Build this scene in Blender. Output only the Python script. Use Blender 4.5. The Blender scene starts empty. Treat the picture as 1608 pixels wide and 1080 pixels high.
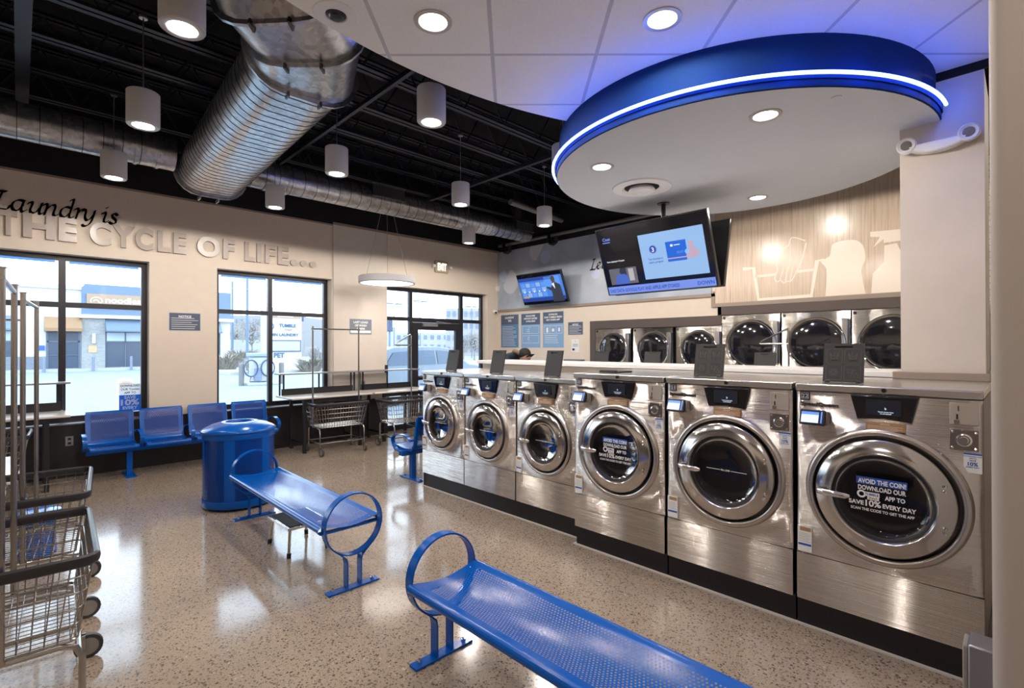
import bpy, bmesh, math, random
from mathutils import Matrix, Vector
random.seed(7)
PI = math.pi; ANR = 0.25; BW = 3.2
S = bpy.context.scene
COL = S.collection
R = math.radians

# ------------------------------------------------------------------ materials
MATS = {}
def nodes(name):
    m = bpy.data.materials.new(name); m.use_nodes = True
    nt = m.node_tree
    return m, nt, nt.nodes['Principled BSDF']
def mat(name, col, rough=.5, metal=0., coat=0., spec=None, emit=None, es=0., bump=0., bscale=40.):
    if name in MATS: return MATS[name]
    m, nt, b = nodes(name)
    b.inputs['Base Color'].default_value = (*col, 1)
    b.inputs['Roughness'].default_value = rough
    b.inputs['Metallic'].default_value = metal
    b.inputs['Coat Weight'].default_value = coat
    b.inputs['Coat Roughness'].default_value = .08
    if spec is not None: b.inputs['Specular IOR Level'].default_value = spec
    if emit:
        b.inputs['Emission Color'].default_value = (*emit, 1)
        b.inputs['Emission Strength'].default_value = es
    if bump:
        tc = nt.nodes.new('ShaderNodeTexCoord'); nz = nt.nodes.new('ShaderNodeTexNoise'); bp = nt.nodes.new('ShaderNodeBump')
        nz.inputs['Scale'].default_value = bscale; nz.inputs['Detail'].default_value = 4
        bp.inputs['Strength'].default_value = bump; bp.inputs['Distance'].default_value = .01
        nt.links.new(tc.outputs['Object'], nz.inputs['Vector']); nt.links.new(nz.outputs['Fac'], bp.inputs['Height'])
        nt.links.new(bp.outputs['Normal'], b.inputs['Normal'])
    MATS[name] = m
    return m
def mnode(nt, op, a, b=None, c=None):
    n = nt.nodes.new('ShaderNodeMath'); n.operation = op
    for i, v in enumerate((a, b, c)):
        if v is None: continue
        if isinstance(v, (int, float)): n.inputs[i].default_value = v
        else: nt.links.new(v, n.inputs[i])
    return n.outputs[0]
def ramp(nt, fac, stops):
    r = nt.nodes.new('ShaderNodeValToRGB')
    e = r.color_ramp.elements
    e[0].position = stops[0][0]; e[0].color = (*stops[0][1], 1)
    e[1].position = stops[1][0]; e[1].color = (*stops[1][1], 1)
    for p, c in stops[2:]:
        n = e.new(p); n.color = (*c, 1)
    nt.links.new(fac, r.inputs[0])
    return r.outputs[0]
def tex(nt, kind, scale, vec=None, **kw):
    t = nt.nodes.new('ShaderNodeTex' + kind)
    t.inputs['Scale'].default_value = scale
    for k, v in kw.items():
        if k in t.inputs: t.inputs[k].default_value = v
        else: setattr(t, k, v)
    if vec is not None: nt.links.new(vec, t.inputs['Vector'])
    return t
def mapping(nt, scale=(1, 1, 1), rot=(0, 0, 0), loc=(0, 0, 0), src='Object'):
    tc = nt.nodes.new('ShaderNodeTexCoord'); mp = nt.nodes.new('ShaderNodeMapping')
    mp.inputs['Scale'].default_value = scale; mp.inputs['Rotation'].default_value = rot; mp.inputs['Location'].default_value = loc
    nt.links.new(tc.outputs[src], mp.inputs[0])
    return mp.outputs[0]
def mixc(nt, fac, a, b, mode='MIX'):
    n = nt.nodes.new('ShaderNodeMix'); n.data_type = 'RGBA'; n.blend_type = mode
    for sock, v in ((0, fac), (6, a), (7, b)):
        if isinstance(v, (int, float)): n.inputs[sock].default_value = v
        elif isinstance(v, tuple): n.inputs[sock].default_value = (*v, 1)
        else: nt.links.new(v, n.inputs[sock])
    return n.outputs[2]
def bump(nt, h, b, strength=.3, dist=.01):
    bp = nt.nodes.new('ShaderNodeBump'); bp.inputs['Strength'].default_value = strength; bp.inputs['Distance'].default_value = dist
    nt.links.new(h, bp.inputs['Height']); nt.links.new(bp.outputs['Normal'], b.inputs['Normal'])

def m_floor():
    m, nt, b = nodes('polished aggregate concrete')
    v = mapping(nt)
    wn = tex(nt, 'Noise', 30, v, Detail=2)
    add = nt.nodes.new('ShaderNodeVectorMath'); add.operation = 'MULTIPLY_ADD'
    nt.links.new(wn.outputs['Color'], add.inputs[0]); add.inputs[1].default_value = (.012, .012, 0); nt.links.new(v, add.inputs[2])
    v1 = tex(nt, 'Voronoi', 78, add.outputs[0]); v2 = tex(nt, 'Voronoi', 165, add.outputs[0])
    sep = nt.nodes.new('ShaderNodeSeparateColor'); nt.links.new(v1.outputs['Color'], sep.inputs[0])
    sep2 = nt.nodes.new('ShaderNodeSeparateColor'); nt.links.new(v2.outputs['Color'], sep2.inputs[0])
    big = tex(nt, 'Noise', 1.3, v, Detail=3)
    base = ramp(nt, big.outputs['Fac'], [(.3, (.275, .215, .163)), (.7, (.35, .277, .212))])
    fine = tex(nt, 'Noise', 170, v, Detail=2)
    base = mixc(nt, mnode(nt, 'MULTIPLY', fine.outputs['Fac'], .35), base, (.52, .42, .33))
    stone = ramp(nt, sep.outputs[0], [(0, (.04, .036, .036)), (.3, (.10, .078, .066)), (.5, (.22, .14, .09)), (.72, (.10, .092, .09)), (.86, (.24, .19, .16)), (1, (.54, .46, .38))])
    stone2 = ramp(nt, sep2.outputs[1], [(0, (.07, .06, .055)), (.5, (.20, .145, .105)), (1, (.48, .40, .32))])
    # stones: only where cell random > threshold, shrunk towards the cell centre
    th = mnode(nt, 'MULTIPLY_ADD', sep.outputs[1], .38, .20)
    in1 = mnode(nt, 'MULTIPLY', mnode(nt, 'LESS_THAN', v1.outputs['Distance'], th), mnode(nt, 'GREATER_THAN', sep.outputs[2], .22))
    in2 = mnode(nt, 'MULTIPLY', mnode(nt, 'LESS_THAN', v2.outputs['Distance'], .40), mnode(nt, 'GREATER_THAN', sep2.outputs[2], .25))
    c = mixc(nt, mnode(nt, 'MULTIPLY', in2, .75), base, stone2)
    c = mixc(nt, mnode(nt, 'MULTIPLY', in1, .88), c, stone)
    nt.links.new(c, b.inputs['Base Color'])
    rn = tex(nt, 'Noise', 4, v, Detail=3)
    rr = nt.nodes.new('ShaderNodeMapRange'); rr.inputs[3].default_value = .08; rr.inputs[4].default_value = .17
    nt.links.new(rn.outputs['Fac'], rr.inputs[0]); nt.links.new(rr.outputs[0], b.inputs['Roughness'])
    b.inputs['Coat Weight'].default_value = .08; b.inputs['Coat Roughness'].default_value = .05; b.inputs['Specular IOR Level'].default_value = .42
    return m
def m_steel(name, col=(.66, .62, .57), r=.24, brush='x', amt=.25):
    m, nt, b = nodes(name)
    b.inputs['Base Color'].default_value = (*col, 1); b.inputs['Metallic'].default_value = 1; b.inputs['Roughness'].default_value = r
    sc = {'x': (.8, 1, 520), 'z': (900, 900, 1.5), 'n': (1, 1, 1)}[brush]
    v = mapping(nt, scale=sc)
    n = tex(nt, 'Noise', 1, v, Detail=2)
    n2 = tex(nt, 'Noise', 3.2, mapping(nt, scale=(1, 1, .3)), Detail=1)
    h = mnode(nt, 'MULTIPLY_ADD', n2.outputs['Fac'], 1.6, mnode(nt, 'MULTIPLY', n.outputs['Fac'], amt * BW))
    bump(nt, h, b, .5, .012)
    if brush == 'x':
        tg = nt.nodes.new('ShaderNodeTangent'); tg.direction_type = 'UV_MAP'; tg.uv_map = 'UVMap'
        nt.links.new(tg.outputs[0], b.inputs['Tangent']); b.inputs['Anisotropic'].default_value = .98; b.inputs['Anisotropic Rotation'].default_value = ANR
    return m
def m_galv():
    m, nt, b = nodes('galvanised duct steel')
    v = mapping(nt, scale=(1, 1, 1))
    vo = tex(nt, 'Voronoi', 26, v); sp = nt.nodes.new('ShaderNodeSeparateColor'); nt.links.new(vo.outputs['Color'], sp.inputs[0])
    c = ramp(nt, sp.outputs[0], [(0, (.40, .41, .43)), (1, (.62, .63, .65))])
    nt.links.new(c, b.inputs['Base Color']); b.inputs['Metallic'].default_value = .95; b.inputs['Roughness'].default_value = .3
    n = tex(nt, 'Noise', 3.0, v, Detail=2); bump(nt, n.outputs['Fac'], b, .35, .02)
    return m
def m_perf(name, col, pitch, rad, metal=0., rough=.22):
    """sheet metal with a staggered pattern of round holes (uv is in metres)"""
    m, nt, b = nodes(name)
    b.inputs['Base Color'].default_value = (*col, 1); b.inputs['Roughness'].default_value = rough; b.inputs['Metallic'].default_value = metal
    b.inputs['Specular IOR Level'].default_value = .3
    tc = nt.nodes.new('ShaderNodeTexCoord'); s = nt.nodes.new('ShaderNodeSeparateXYZ'); nt.links.new(tc.outputs['UV'], s.inputs[0])
    def lat(off):
        u = mnode(nt, 'SUBTRACT', mnode(nt, 'FRACT', mnode(nt, 'ADD', mnode(nt, 'DIVIDE', s.outputs[0], pitch), off)), .5)
        w = mnode(nt, 'SUBTRACT', mnode(nt, 'FRACT', mnode(nt, 'ADD', mnode(nt, 'DIVIDE', s.outputs[1], pitch * 1.732), off)), .5)
        w = mnode(nt, 'MULTIPLY', w, 1.732)
        return mnode(nt, 'ADD', mnode(nt, 'MULTIPLY', u, u), mnode(nt, 'MULTIPLY', w, w))
    d = mnode(nt, 'MINIMUM', lat(100.0), lat(100.5))
    hole = mnode(nt, 'LESS_THAN', d, (rad / pitch) ** 2)
    tr = nt.nodes.new('ShaderNodeBsdfTransparent'); mx = nt.nodes.new('ShaderNodeMixShader')
    nt.links.new(hole, mx.inputs[0]); nt.links.new(b.outputs[0], mx.inputs[1]); nt.links.new(tr.outputs[0], mx.inputs[2])
    nt.links.new(mx.outputs[0], nt.nodes['Material Output'].inputs[0])
    return m
def m_glass(name, tint=(1, 1, 1), refl=1.0, rough=0.0):
    m = bpy.data.materials.new(name); m.use_nodes = True; nt = m.node_tree
    nt.nodes.remove(nt.nodes['Principled BSDF'])
    tr = nt.nodes.new('ShaderNodeBsdfTransparent'); tr.inputs[0].default_value = (*tint, 1)
    gl = nt.nodes.new('ShaderNodeBsdfGlossy'); gl.inputs['Roughness'].default_value = rough
    fr = nt.nodes.new('ShaderNodeFresnel'); fr.inputs[0].default_value = 1.45
    mx = nt.nodes.new('ShaderNodeMixShader')
    nt.links.new(mnode(nt, 'MULTIPLY', fr.outputs[0], refl), mx.inputs[0]); nt.links.new(tr.outputs[0], mx.inputs[1]); nt.links.new(gl.outputs[0], mx.inputs[2])
    nt.links.new(mx.outputs[0], nt.nodes['Material Output'].inputs[0])
    return m
def m_wood():
    m, nt, b = nodes('printed pine plank panel')
    v = mapping(nt)
    s = nt.nodes.new('ShaderNodeSeparateXYZ'); nt.links.new(v, s.inputs[0])
    pl = mnode(nt, 'DIVIDE', s.outputs[0], .135)
    idn = tex(nt, 'WhiteNoise', 1) if False else None
    wn = nt.nodes.new('ShaderNodeTexWhiteNoise'); wn.noise_dimensions = '1D'; nt.links.new(mnode(nt, 'FLOOR', pl), wn.inputs['W'])
    g = tex(nt, 'Noise', 1, mapping(nt, scale=(45, 1, 2.2)), Detail=5)
    c = ramp(nt, g.outputs['Fac'], [(.25, (.44, .335, .24)), (.5, (.60, .47, .355)), (.8, (.70, .58, .46))])
    c = mixc(nt, mnode(nt, 'MULTIPLY', wn.outputs[0], .35), c, (.62, .51, .40))
    fr = mnode(nt, 'FRACT', pl)
    line = mnode(nt, 'LESS_THAN', fr, .035)
    c = mixc(nt, mnode(nt, 'MULTIPLY', line, .55), c, (.28, .20, .14))
    nt.links.new(c, b.inputs['Base Color']); b.inputs['Roughness'].default_value = .22
    return m
def m_bubbles():
    m, nt, b = nodes('printed grey bubble panel')
    v = mapping(nt)
    vo = tex(nt, 'Voronoi', 1.5, v, Randomness=1.0); sp = nt.nodes.new('ShaderNodeSeparateColor'); nt.links.new(vo.outputs['Color'], sp.inputs[0])
    n = tex(nt, 'Noise', 1, mapping(nt, scale=(1.5, 1, 1.5), rot=(0, R(30), 0)), Detail=4)
    base = ramp(nt, n.outputs['Fac'], [(.3, (.30, .36, .46)), (.55, (.46, .51, .60)), (.8, (.55, .59, .67))])
    rad = mnode(nt, 'MULTIPLY_ADD', sp.outputs[0], .25, .22)
    ins = mnode(nt, 'LESS_THAN', vo.outputs['Distance'], rad)
    bub = ramp(nt, sp.outputs[1], [(0, (.70, .71, .78)), (.6, (.76, .75, .84)), (1, (.40, .52, .88))])
    c = mixc(nt, mnode(nt, 'MULTIPLY', ins, .8), base, bub)
    fine = tex(nt, 'Noise', 90, v, Detail=2)
    c = mixc(nt, mnode(nt, 'MULTIPLY', fine.outputs['Fac'], .25), c, (.24, .28, .36))
    nt.links.new(c, b.inputs['Base Color']); b.inputs['Roughness'].default_value = .3
    return m
def m_tiles():
    m, nt, b = nodes('white ceiling tiles')
    # grid turned 45.56 degrees to the walls
    v = mapping(nt, src='Object')
    s = nt.nodes.new('ShaderNodeSeparateXYZ'); nt.links.new(v, s.inputs[0])
    th = .7952; c_, s_ = math.cos(th), math.sin(th)
    p = mnode(nt, 'ADD', mnode(nt, 'MULTIPLY', s.outputs[0], c_), mnode(nt, 'MULTIPLY', s.outputs[1], s_))
    q = mnode(nt, 'SUBTRACT', mnode(nt, 'MULTIPLY', s.outputs[0], s_), mnode(nt, 'MULTIPLY', s.outputs[1], c_))
    p0 = 1.981 * c_ + 2.18 * s_; q0 = 1.981 * s_ - 2.18 * c_
    def ln(x, o):
        f = mnode(nt, 'FRACT', mnode(nt, 'ADD', mnode(nt, 'DIVIDE', mnode(nt, 'SUBTRACT', x, o), .61), 20.5))
        return mnode(nt, 'LESS_THAN', mnode(nt, 'ABSOLUTE', mnode(nt, 'SUBTRACT', f, .5)), .018)
    g = mnode(nt, 'MAXIMUM', ln(p, p0), ln(q, q0))
    fine = tex(nt, 'Noise', 150, v, Detail=2)
    base = ramp(nt, fine.outputs['Fac'], [(.3, (.82, .80, .77)), (.7, (.88, .86, .83))])
    c = mixc(nt, g, base, (.56, .55, .56))
    nt.links.new(c, b.inputs['Base Color']); b.inputs['Roughness'].default_value = .85
    bump(nt, mnode(nt, 'MULTIPLY_ADD', g, -1.0, mnode(nt, 'MULTIPLY', fine.outputs['Fac'], .15)), b, .5, .006)
    return m
def m_brick(name, c1, c2, mortar, sc, rx=PI / 2, rz=0, rough=.8, ry=0):
    m, nt, b = nodes(name)
    v = mapping(nt, rot=(rx, ry, rz))
    t = nt.nodes.new('ShaderNodeTexBrick'); nt.links.new(v, t.inputs[0])
    t.inputs['Color1'].default_value = (*c1, 1); t.inputs['Color2'].default_value = (*c2, 1); t.inputs['Mortar'].default_value = (*mortar, 1)
    t.inputs['Scale'].default_value = sc; t.inputs['Mortar Size'].default_value = .02; t.inputs['Bias'].default_value = 0
    nt.links.new(t.outputs[0], b.inputs['Base Color']); b.inputs['Roughness'].default_value = rough
    return m
def m_noise(name, c1, c2, sc, rough=.8, bmp=0.):
    m, nt, b = nodes(name)
    n = tex(nt, 'Noise', sc, mapping(nt), Detail=5)
    nt.links.new(ramp(nt, n.outputs['Fac'], [(.35, c1), (.65, c2)]), b.inputs['Base Color']); b.inputs['Roughness'].default_value = rough
    if bmp: bump(nt, n.outputs['Fac'], b, bmp, .03)
    return m

FLOOR = m_floor(); STEEL = m_steel('brushed stainless steel', (.70, .66, .62), .20); STEEL2 = m_steel('brushed stainless top', (.64, .62, .60), .26, 'n')
CHROME = mat('polished chrome', (.80, .79, .78), .09, 1.); DOORM = mat('polished door ring', (.56, .54, .525), .15, 1.)
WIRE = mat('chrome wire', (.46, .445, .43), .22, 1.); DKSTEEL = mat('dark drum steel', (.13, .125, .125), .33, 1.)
GALV = m_galv(); BLUE = mat('blue powder coat', (.0003, .090, .43), .2, coat=.05, spec=.3)
BPERF = m_perf('blue perforated steel', (.0003, .095, .44), .0165, .0043)
BPERF2 = m_perf('blue perforated panel', (.0005, .045, .28), .02, .0043)
WALL = m_noise('warm beige paint', (.71, .615, .515), (.73, .63, .53), 8, .6)
WALLG = m_noise('grey beige paint', (.66, .59, .52), (.68, .605, .535), 8, .6)
DARKW = mat('black painted deck', (.004, .0035, .006), .8); JOIST = mat('dark steel joist', (.014, .015, .028), .5)
WAINS = mat('dark brown laminate', (.012, .009, .010), .45); TRIMD = mat('dark taupe trim', (.085, .062, .055), .5)
TRIMT = mat('taupe rail', (.30, .235, .19), .45); FRAME = mat('black anodised aluminium', (.014, .012, .018), .35)
WHITE = mat('white paint', (.80, .79, .78), .5); WHITEC = mat('white laminate', (.82, .80, .78), .25); DISC = mat('white plaster disc', (.62, .64, .69), .8)
BLUEP = mat('deep blue paint', (.003, .028, .12), .8, spec=.2); LAMPB = mat('matte white lamp metal', (.62, .61, .61), .45)
LAMPR = mat('lamp trim ring', (.50, .47, .44), .35, .3)
GLOW = mat('lit diffuser', (1, 1, 1), .5, emit=(1, .95, .88), es=14.); GLOWS = mat('lit saucer', (1, 1, 1), .5, emit=(1, .95, .88), es=1.0)
NEON = mat('blue neon tube', (.5, .7, 1), .4, emit=(.28, .52, 3.0), es=2.6)
BLACK = mat('black plastic', (.012, .012, .014), .3); BLACKM = mat('matte black', (.01, .01, .01), .7); RUBBER = mat('black rubber', (.018, .018, .02), .55)
COLLAR = mat('satin collar', (.58, .545, .51), .27, 1.); KICK = mat('black toe kick', (.008, .007, .010), .35); DGLOSS = mat('black glossy screen', (.006, .006, .010), .08, coat=.5)
LIDM = mat('dark grey lid plastic', (.024, .022, .023), .45); LIDL = mat('grey lid print', (.09, .075, .062), .5)
TANL = mat('tan notice sticker', (.40, .24, .13), .5); TANT = mat('pale tan print', (.75, .60, .45), .5)
STW = mat('white sticker', (.80, .80, .80), .5); INK = mat('dark navy ink', (.02, .03, .10), .5); BLUEI = mat('blue ink', (.02, .09, .42), .5)
WTXT = mat('white print', (.85, .85, .85), .5); SCRL = mat('lit small screen', (.3, .4, .6), .3, emit=(.55, .75, 1), es=.9); SCRB = mat('lit blue bar', (.1, .2, .6), .3, emit=(.06, .17, .75), es=.9)
GREY = mat('grey plastic', (.28, .26, .24), .4); BEIGEM = mat('beige metal plate', (.62, .56, .50), .3, .6)
POSTD = mat('slate poster', (.075, .10, .16), .5); POSTB = mat('light blue poster', (.22, .38, .62), .5); POSTM = mat('mid blue poster', (.10, .22, .42), .5)
WOOD = m_wood(); BUB = m_bubbles(); TILES = m_tiles(); ICON = mat('pale printed silhouette', (.82, .72, .61), .3)
GLASSW = m_glass('window glass', (.97, .985, 1), 1.0); GLASSD = m_glass('washer door glass', (.45, .45, .47), .75); GLASSR = m_glass('dryer door glass', (.42, .43, .46), 1.2)
LETG = mat('grey dimensional letter', (.44, .375, .33), .28); TABLEW = mat('marbled white laminate', (.62, .58, .54), .25)
LTBL = mat('dark table frame', (.012, .011, .014), .4); ALU = mat('grey aluminium', (.36, .36, .38), .35, .8)
JEANS = mat('dark navy jacket', (.02, .03, .05), .8, bump=.3); SKIN = mat('skin', (.42, .25, .17), .5); HAIR = mat('dark hair and cap', (.01, .008, .008), .7); HOOD = mat('tan fleece', (.22, .16, .11), .9)

def m_backlit(name, col):
    m = bpy.data.materials.new(name); m.use_nodes = True; nt = m.node_tree; nt.nodes.remove(nt.nodes['Principled BSDF'])
    d = nt.nodes.new('ShaderNodeBsdfDiffuse'); t = nt.nodes.new('ShaderNodeBsdfTranslucent'); mx = nt.nodes.new('ShaderNodeMixShader')
    d.inputs[0].default_value = (*col, 1); t.inputs[0].default_value = (*col, 1); mx.inputs[0].default_value = .5
    nt.links.new(d.outputs[0], mx.inputs[1]); nt.links.new(t.outputs[0], mx.inputs[2]); nt.links.new(mx.outputs[0], nt.nodes['Material Output'].inputs[0])
    return m
DECW = m_backlit('backlit white film', (.75, .75, .75)); DECB = m_backlit('backlit blue film', (.02, .10, .42))
# ------------------------------------------------------------------ mesh builder
FONTC = {}
def font_geo(s, bold=0., shear=0., res=3):
    k = (s, bold, shear, res)
    if k not in FONTC:
        c = bpy.data.curves.new('t', 'FONT'); c.body = s; c.offset = bold; c.shear = shear; c.resolution_u = res; c.size = 1
        o = bpy.data.objects.new('t', c); COL.objects.link(o)
        bpy.context.view_layer.update()
        me = o.evaluated_get(bpy.context.evaluated_depsgraph_get()).to_mesh()
        FONTC[k] = ([v.co.copy() for v in me.vertices], [list(p.vertices) for p in me.polygons])
        o.evaluated_get(bpy.context.evaluated_depsgraph_get()).to_mesh_clear()
        bpy.data.objects.remove(o); bpy.data.curves.remove(c)
    return FONTC[k]
class MB:
    def __init__(s): s.b = bmesh.new(); s.uv = s.b.loops.layers.uv.new('UVMap')
    def face(s, vs, m=0):
        try:
            f = s.b.faces.new(vs); f.material_index = m; return f
        except ValueError: return None
    def poly(s, pts, m=0): return s.face([s.b.verts.new(p) for p in pts], m)
    def box(s, x0, x1, y0, y1, z0, z1, m=0):
        v = [s.b.verts.new((x, y, z)) for x in (x0, x1) for y in (y0, y1) for z in (z0, z1)]
        for q in ((0, 1, 3, 2), (4, 6, 7, 5), (0, 4, 5, 1), (2, 3, 7, 6), (0, 2, 6, 4), (1, 5, 7, 3)): s.face([v[i] for i in q], m)
        return s
    def obox(s, c, ax, ay, az, m=0):
        """box from centre and three half-axis vectors"""
        c, ax, ay, az = map(Vector, (c, ax, ay, az))
        v = [s.b.verts.new(c + i * ax + j * ay + k * az) for i in (-1, 1) for j in (-1, 1) for k in (-1, 1)]
        for q in ((0, 1, 3, 2), (4, 6, 7, 5), (0, 4, 5, 1), (2, 3, 7, 6), (0, 2, 6, 4), (1, 5, 7, 3)): s.face([v[i] for i in q], m)
        return s
    def prism(s, pts, y0, y1, m=0, ax='y'):
        f = {'y': lambda a, b, t: (a, t, b), 'x': lambda a, b, t: (t, a, b), 'z': lambda a, b, t: (a, b, t)}[ax]
        A = [s.b.verts.new(f(p[0], p[1], y0)) for p in pts]; B = [s.b.verts.new(f(p[0], p[1], y1)) for p in pts]
        s.face(A, m); s.face(B[::-1], m); n = len(pts)
        for i in range(n): s.face([A[i], B[i], B[(i + 1) % n], A[(i + 1) % n]], m)
        return s
    def loft(s, rings, m=0, closed=True, cap=True, loop=False, uv=None):
        V = [[s.b.verts.new(p) for p in r] for r in rings]; n = len(rings[0])
        rng = range(len(V) if loop else len(V) - 1)
        for i in rng:
            a, b = V[i], V[(i + 1) % len(V)]
            for j in range(n if closed else n - 1):
                f = s.face([a[j], b[j], b[(j + 1) % n], a[(j + 1) % n]], m)
                if f and uv:
                    for l, (ii, jj) in zip(f.loops, ((i, j), (i + 1, j), (i + 1, j + 1), (i, j + 1))): l[s.uv].uv = uv(ii, jj)
        if cap and closed and not loop: s.face(V[0][::-1], m); s.face(V[-1], m)
        return s
    def tube(s, path, r, seg=8, m=0, closed=False, cap=True, flat=None):
        P = [Vector(p) for p in path]; n = len(P); rings = []; up = None
        for i in range(n):
            a = P[(i - 1) % n] if (closed or i) else P[0]; c = P[(i + 1) % n] if (closed or i < n - 1) else P[-1]
            t = (c - a).normalized()
            if up is None:
                up = Vector((0, 0, 1)) if abs(t.z) < .9 else Vector((1, 0, 0))
            u = (up - t * up.dot(t)).normalized(); w = t.cross(u); up = u
            rr = r[i] if isinstance(r, (list, tuple)) else r
            k = flat or (1, 1)
            rings.append([P[i] + (u * math.cos(2 * PI * j / seg) * k[0] + w * math.sin(2 * PI * j / seg) * k[1]) * rr for j in range(seg)])
        return s.loft(rings, m, True, cap and not closed, closed)
    def cyl(s, p0, p1, r, seg=16, m=0, r1=None): return s.tube([p0, p1], [r, r1 if r1 is not None else r], seg, m)
    def lathe(s, prof, c=(0, 0, 0), axis='z', seg=32, m=0, a0=0, a1=2 * PI, cap=False, uv=None):
        full = abs(a1 - a0 - 2 * PI) < 1e-6; rings = []
        N = seg if full else seg + 1
        for r, h in prof:
            ring = []
            for j in range(N):
                a = a0 + (a1 - a0) * j / seg; x, y = r * math.cos(a), r * math.sin(a)
                ring.append({'z': (c[0] + x, c[1] + y, c[2] + h), 'y': (c[0] + x, c[1] + h, c[2] + y), 'x': (c[0] + h, c[1] + x, c[2] + y)}[axis])
            rings.append(ring)
        return s.loft(rings, m, full, cap, False, uv)
    def sphere(s, c, r, seg=12, m=0, sc=(1, 1, 1)):
        rings = []
        for i in range(1, seg // 2):
            a = PI * i / (seg // 2)
            rings.append([(c[0] + sc[0] * r * math.sin(a) * math.cos(2 * PI * j / seg), c[1] + sc[1] * r * math.sin(a) * math.sin(2 * PI * j / seg), c[2] + sc[2] * r * math.cos(a)) for j in range(seg)])
        return s.loft(rings, m)
    def text(s, t, x, z, y, size, m=0, al='c', bold=.02, shear=0., ext=0., sx=1., res=3, fit=None, M=None):
        V, F = font_geo(t, bold, shear, res)
        if not V: return s
        x0 = min(v.x for v in V); x1 = max(v.x for v in V)
        if fit: sx = fit / ((x1 - x0) * size)
        off = {'c': -(x0 + x1) / 2, 'l': -x0, 'r': -x1}[al]
        M = M or Matrix.Identity(4)
        def P(v, d): return M @ Vector((x + (v.x + off) * size * sx, y - d, z + v.y * size))
        A = [s.b.verts.new(P(v, ext)) for v in V]
        for f in F: s.face([A[i] for i in f], m)
        if ext:
            ed = {}
            for f in F:
                for i in range(len(f)):
                    a, b = f[i], f[(i + 1) % len(f)]
                    if (b, a) in ed: del ed[(b, a)]
                    else: ed[(a, b)] = 1
            B = [s.b.verts.new(P(v, 0)) for v in V]
            for a, b in ed: s.face([A[a], B[a], B[b], A[b]], m)
        return s
    def build(s, name, mats, parent=None, smooth=35, bevel=0., loc=None, recalc=True, seg=2, planar=False):
        bmesh.ops.remove_doubles(s.b, verts=s.b.verts, dist=1e-5) if smooth is not None else None
        if recalc: bmesh.ops.recalc_face_normals(s.b, faces=s.b.faces)
        if planar:
            for f in s.b.faces:
                for l in f.loops: l[s.uv].uv = (l.vert.co.x, l.vert.co.z)
        me = bpy.data.meshes.new(name); s.b.to_mesh(me); s.b.free()
        for m in (mats if isinstance(mats, (list, tuple)) else [mats]): me.materials.append(m)
        if smooth is not None:
            me.polygons.foreach_set('use_smooth', [True] * len(me.polygons))
            me.set_sharp_from_angle(angle=R(smooth))
        o = bpy.data.objects.new(name, me); COL.objects.link(o)
        if parent: o.parent = parent
        if loc: o.location = loc
        if bevel:
            md = o.modifiers.new('b', 'BEVEL'); md.width = bevel; md.segments = seg; md.limit_method = 'ANGLE'; md.angle_limit = R(40); md.harden_normals = False
        return o
def tag(o, label=None, cat=None, group=None, kind=None):
    if label: o['label'] = label
    if cat: o['category'] = cat
    if group: o['group'] = group
    if kind: o['kind'] = kind
    return o
def thing(name, label, cat, loc=(0, 0, 0), rz=0., group=None):
    o = bpy.data.objects.new(name, None); COL.objects.link(o); o.location = loc; o.rotation_euler = (0, 0, rz)
    o.empty_display_size = .1
    return tag(o, label, cat, group)
def struct(mb, name, m, **kw):
    o = mb.build(name, m, **kw); o['kind'] = 'structure'; return o
def copy_tree(o, parent=None):
    kids = [c for c in CH.get(o.name, [])] if False else list(o.children)
    c = o.copy(); COL.objects.link(c); c.parent = parent
    if parent: c.matrix_parent_inverse = o.matrix_parent_inverse
    for k in kids: copy_tree(k, c)
    return c
def dup(o, loc=None, rz=None, label=None, group=None):
    c = copy_tree(o)
    if loc: c.location = loc
    if rz is not None: c.rotation_euler = (0, 0, rz)
    if label: c['label'] = label
    if group: c['group'] = group
    return c

XW, YW, ZR = 7.69, 8.27, 4.9
XL, YB = -3.2, -4.0
# ------------------------------------------------------------------ setting
b = MB(); b.box(XL, 9.2, YB, YW + .25, -.06, 0); struct(b, 'floor', FLOOR, smooth=None)
b = MB()
b.box(XL - .2, 9.2, YB - .2, YW + .3, ZR, ZR + .1)
struct(b, 'ceiling', DARKW, smooth=None)
# window wall with three openings
openings = [(-2.6, 1.256, .66, 2.75), (2.07, 3.807, .66, 2.75), (4.86, 7.36, 0., 2.735)]
b = MB(); Y0, Y1 = YW, YW + .25
def wallcells(b, ops, x0, x1, z0, z1, y0, y1, m=0):
    xs = sorted({x0, x1, *[v for o in ops for v in o[:2]]}); 
    for a, c in zip(xs, xs[1:]):
        o = [q for q in ops if q[0] <= a + 1e-6 and q[1] >= c - 1e-6]
        if o:
            if o[0][2] > z0: b.box(a, c, y0, y1, z0, o[0][2], m)
            b.box(a, c, y0, y1, o[0][3], z1, m)
        else: b.box(a, c, y0, y1, z0, z1, m)
wallcells(b, openings, XL, XW + .2, 0, 3.69, Y0, Y1)
struct(b, 'wall_front', WALL, smooth=None)
b = MB(); b.box(XL, XW + .2, YW - .01, Y1, 3.69, ZR); struct(b, 'wall_front_upper', DARKW, smooth=None)
b = MB(); b.box(XL, 3.82, YW - .012, YW + .01, 3.665, 3.69); b.box(3.82, XW, YW - .045, YW - .01, 3.68, 3.72); struct(b, 'trim_1', TRIMT, smooth=None)
b = MB(); b.box(3.825, 4.85, YW - .03, YW, .66, 3.68); struct(b, 'wall_front_pier', WALLG, smooth=None)
b = MB()
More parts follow.
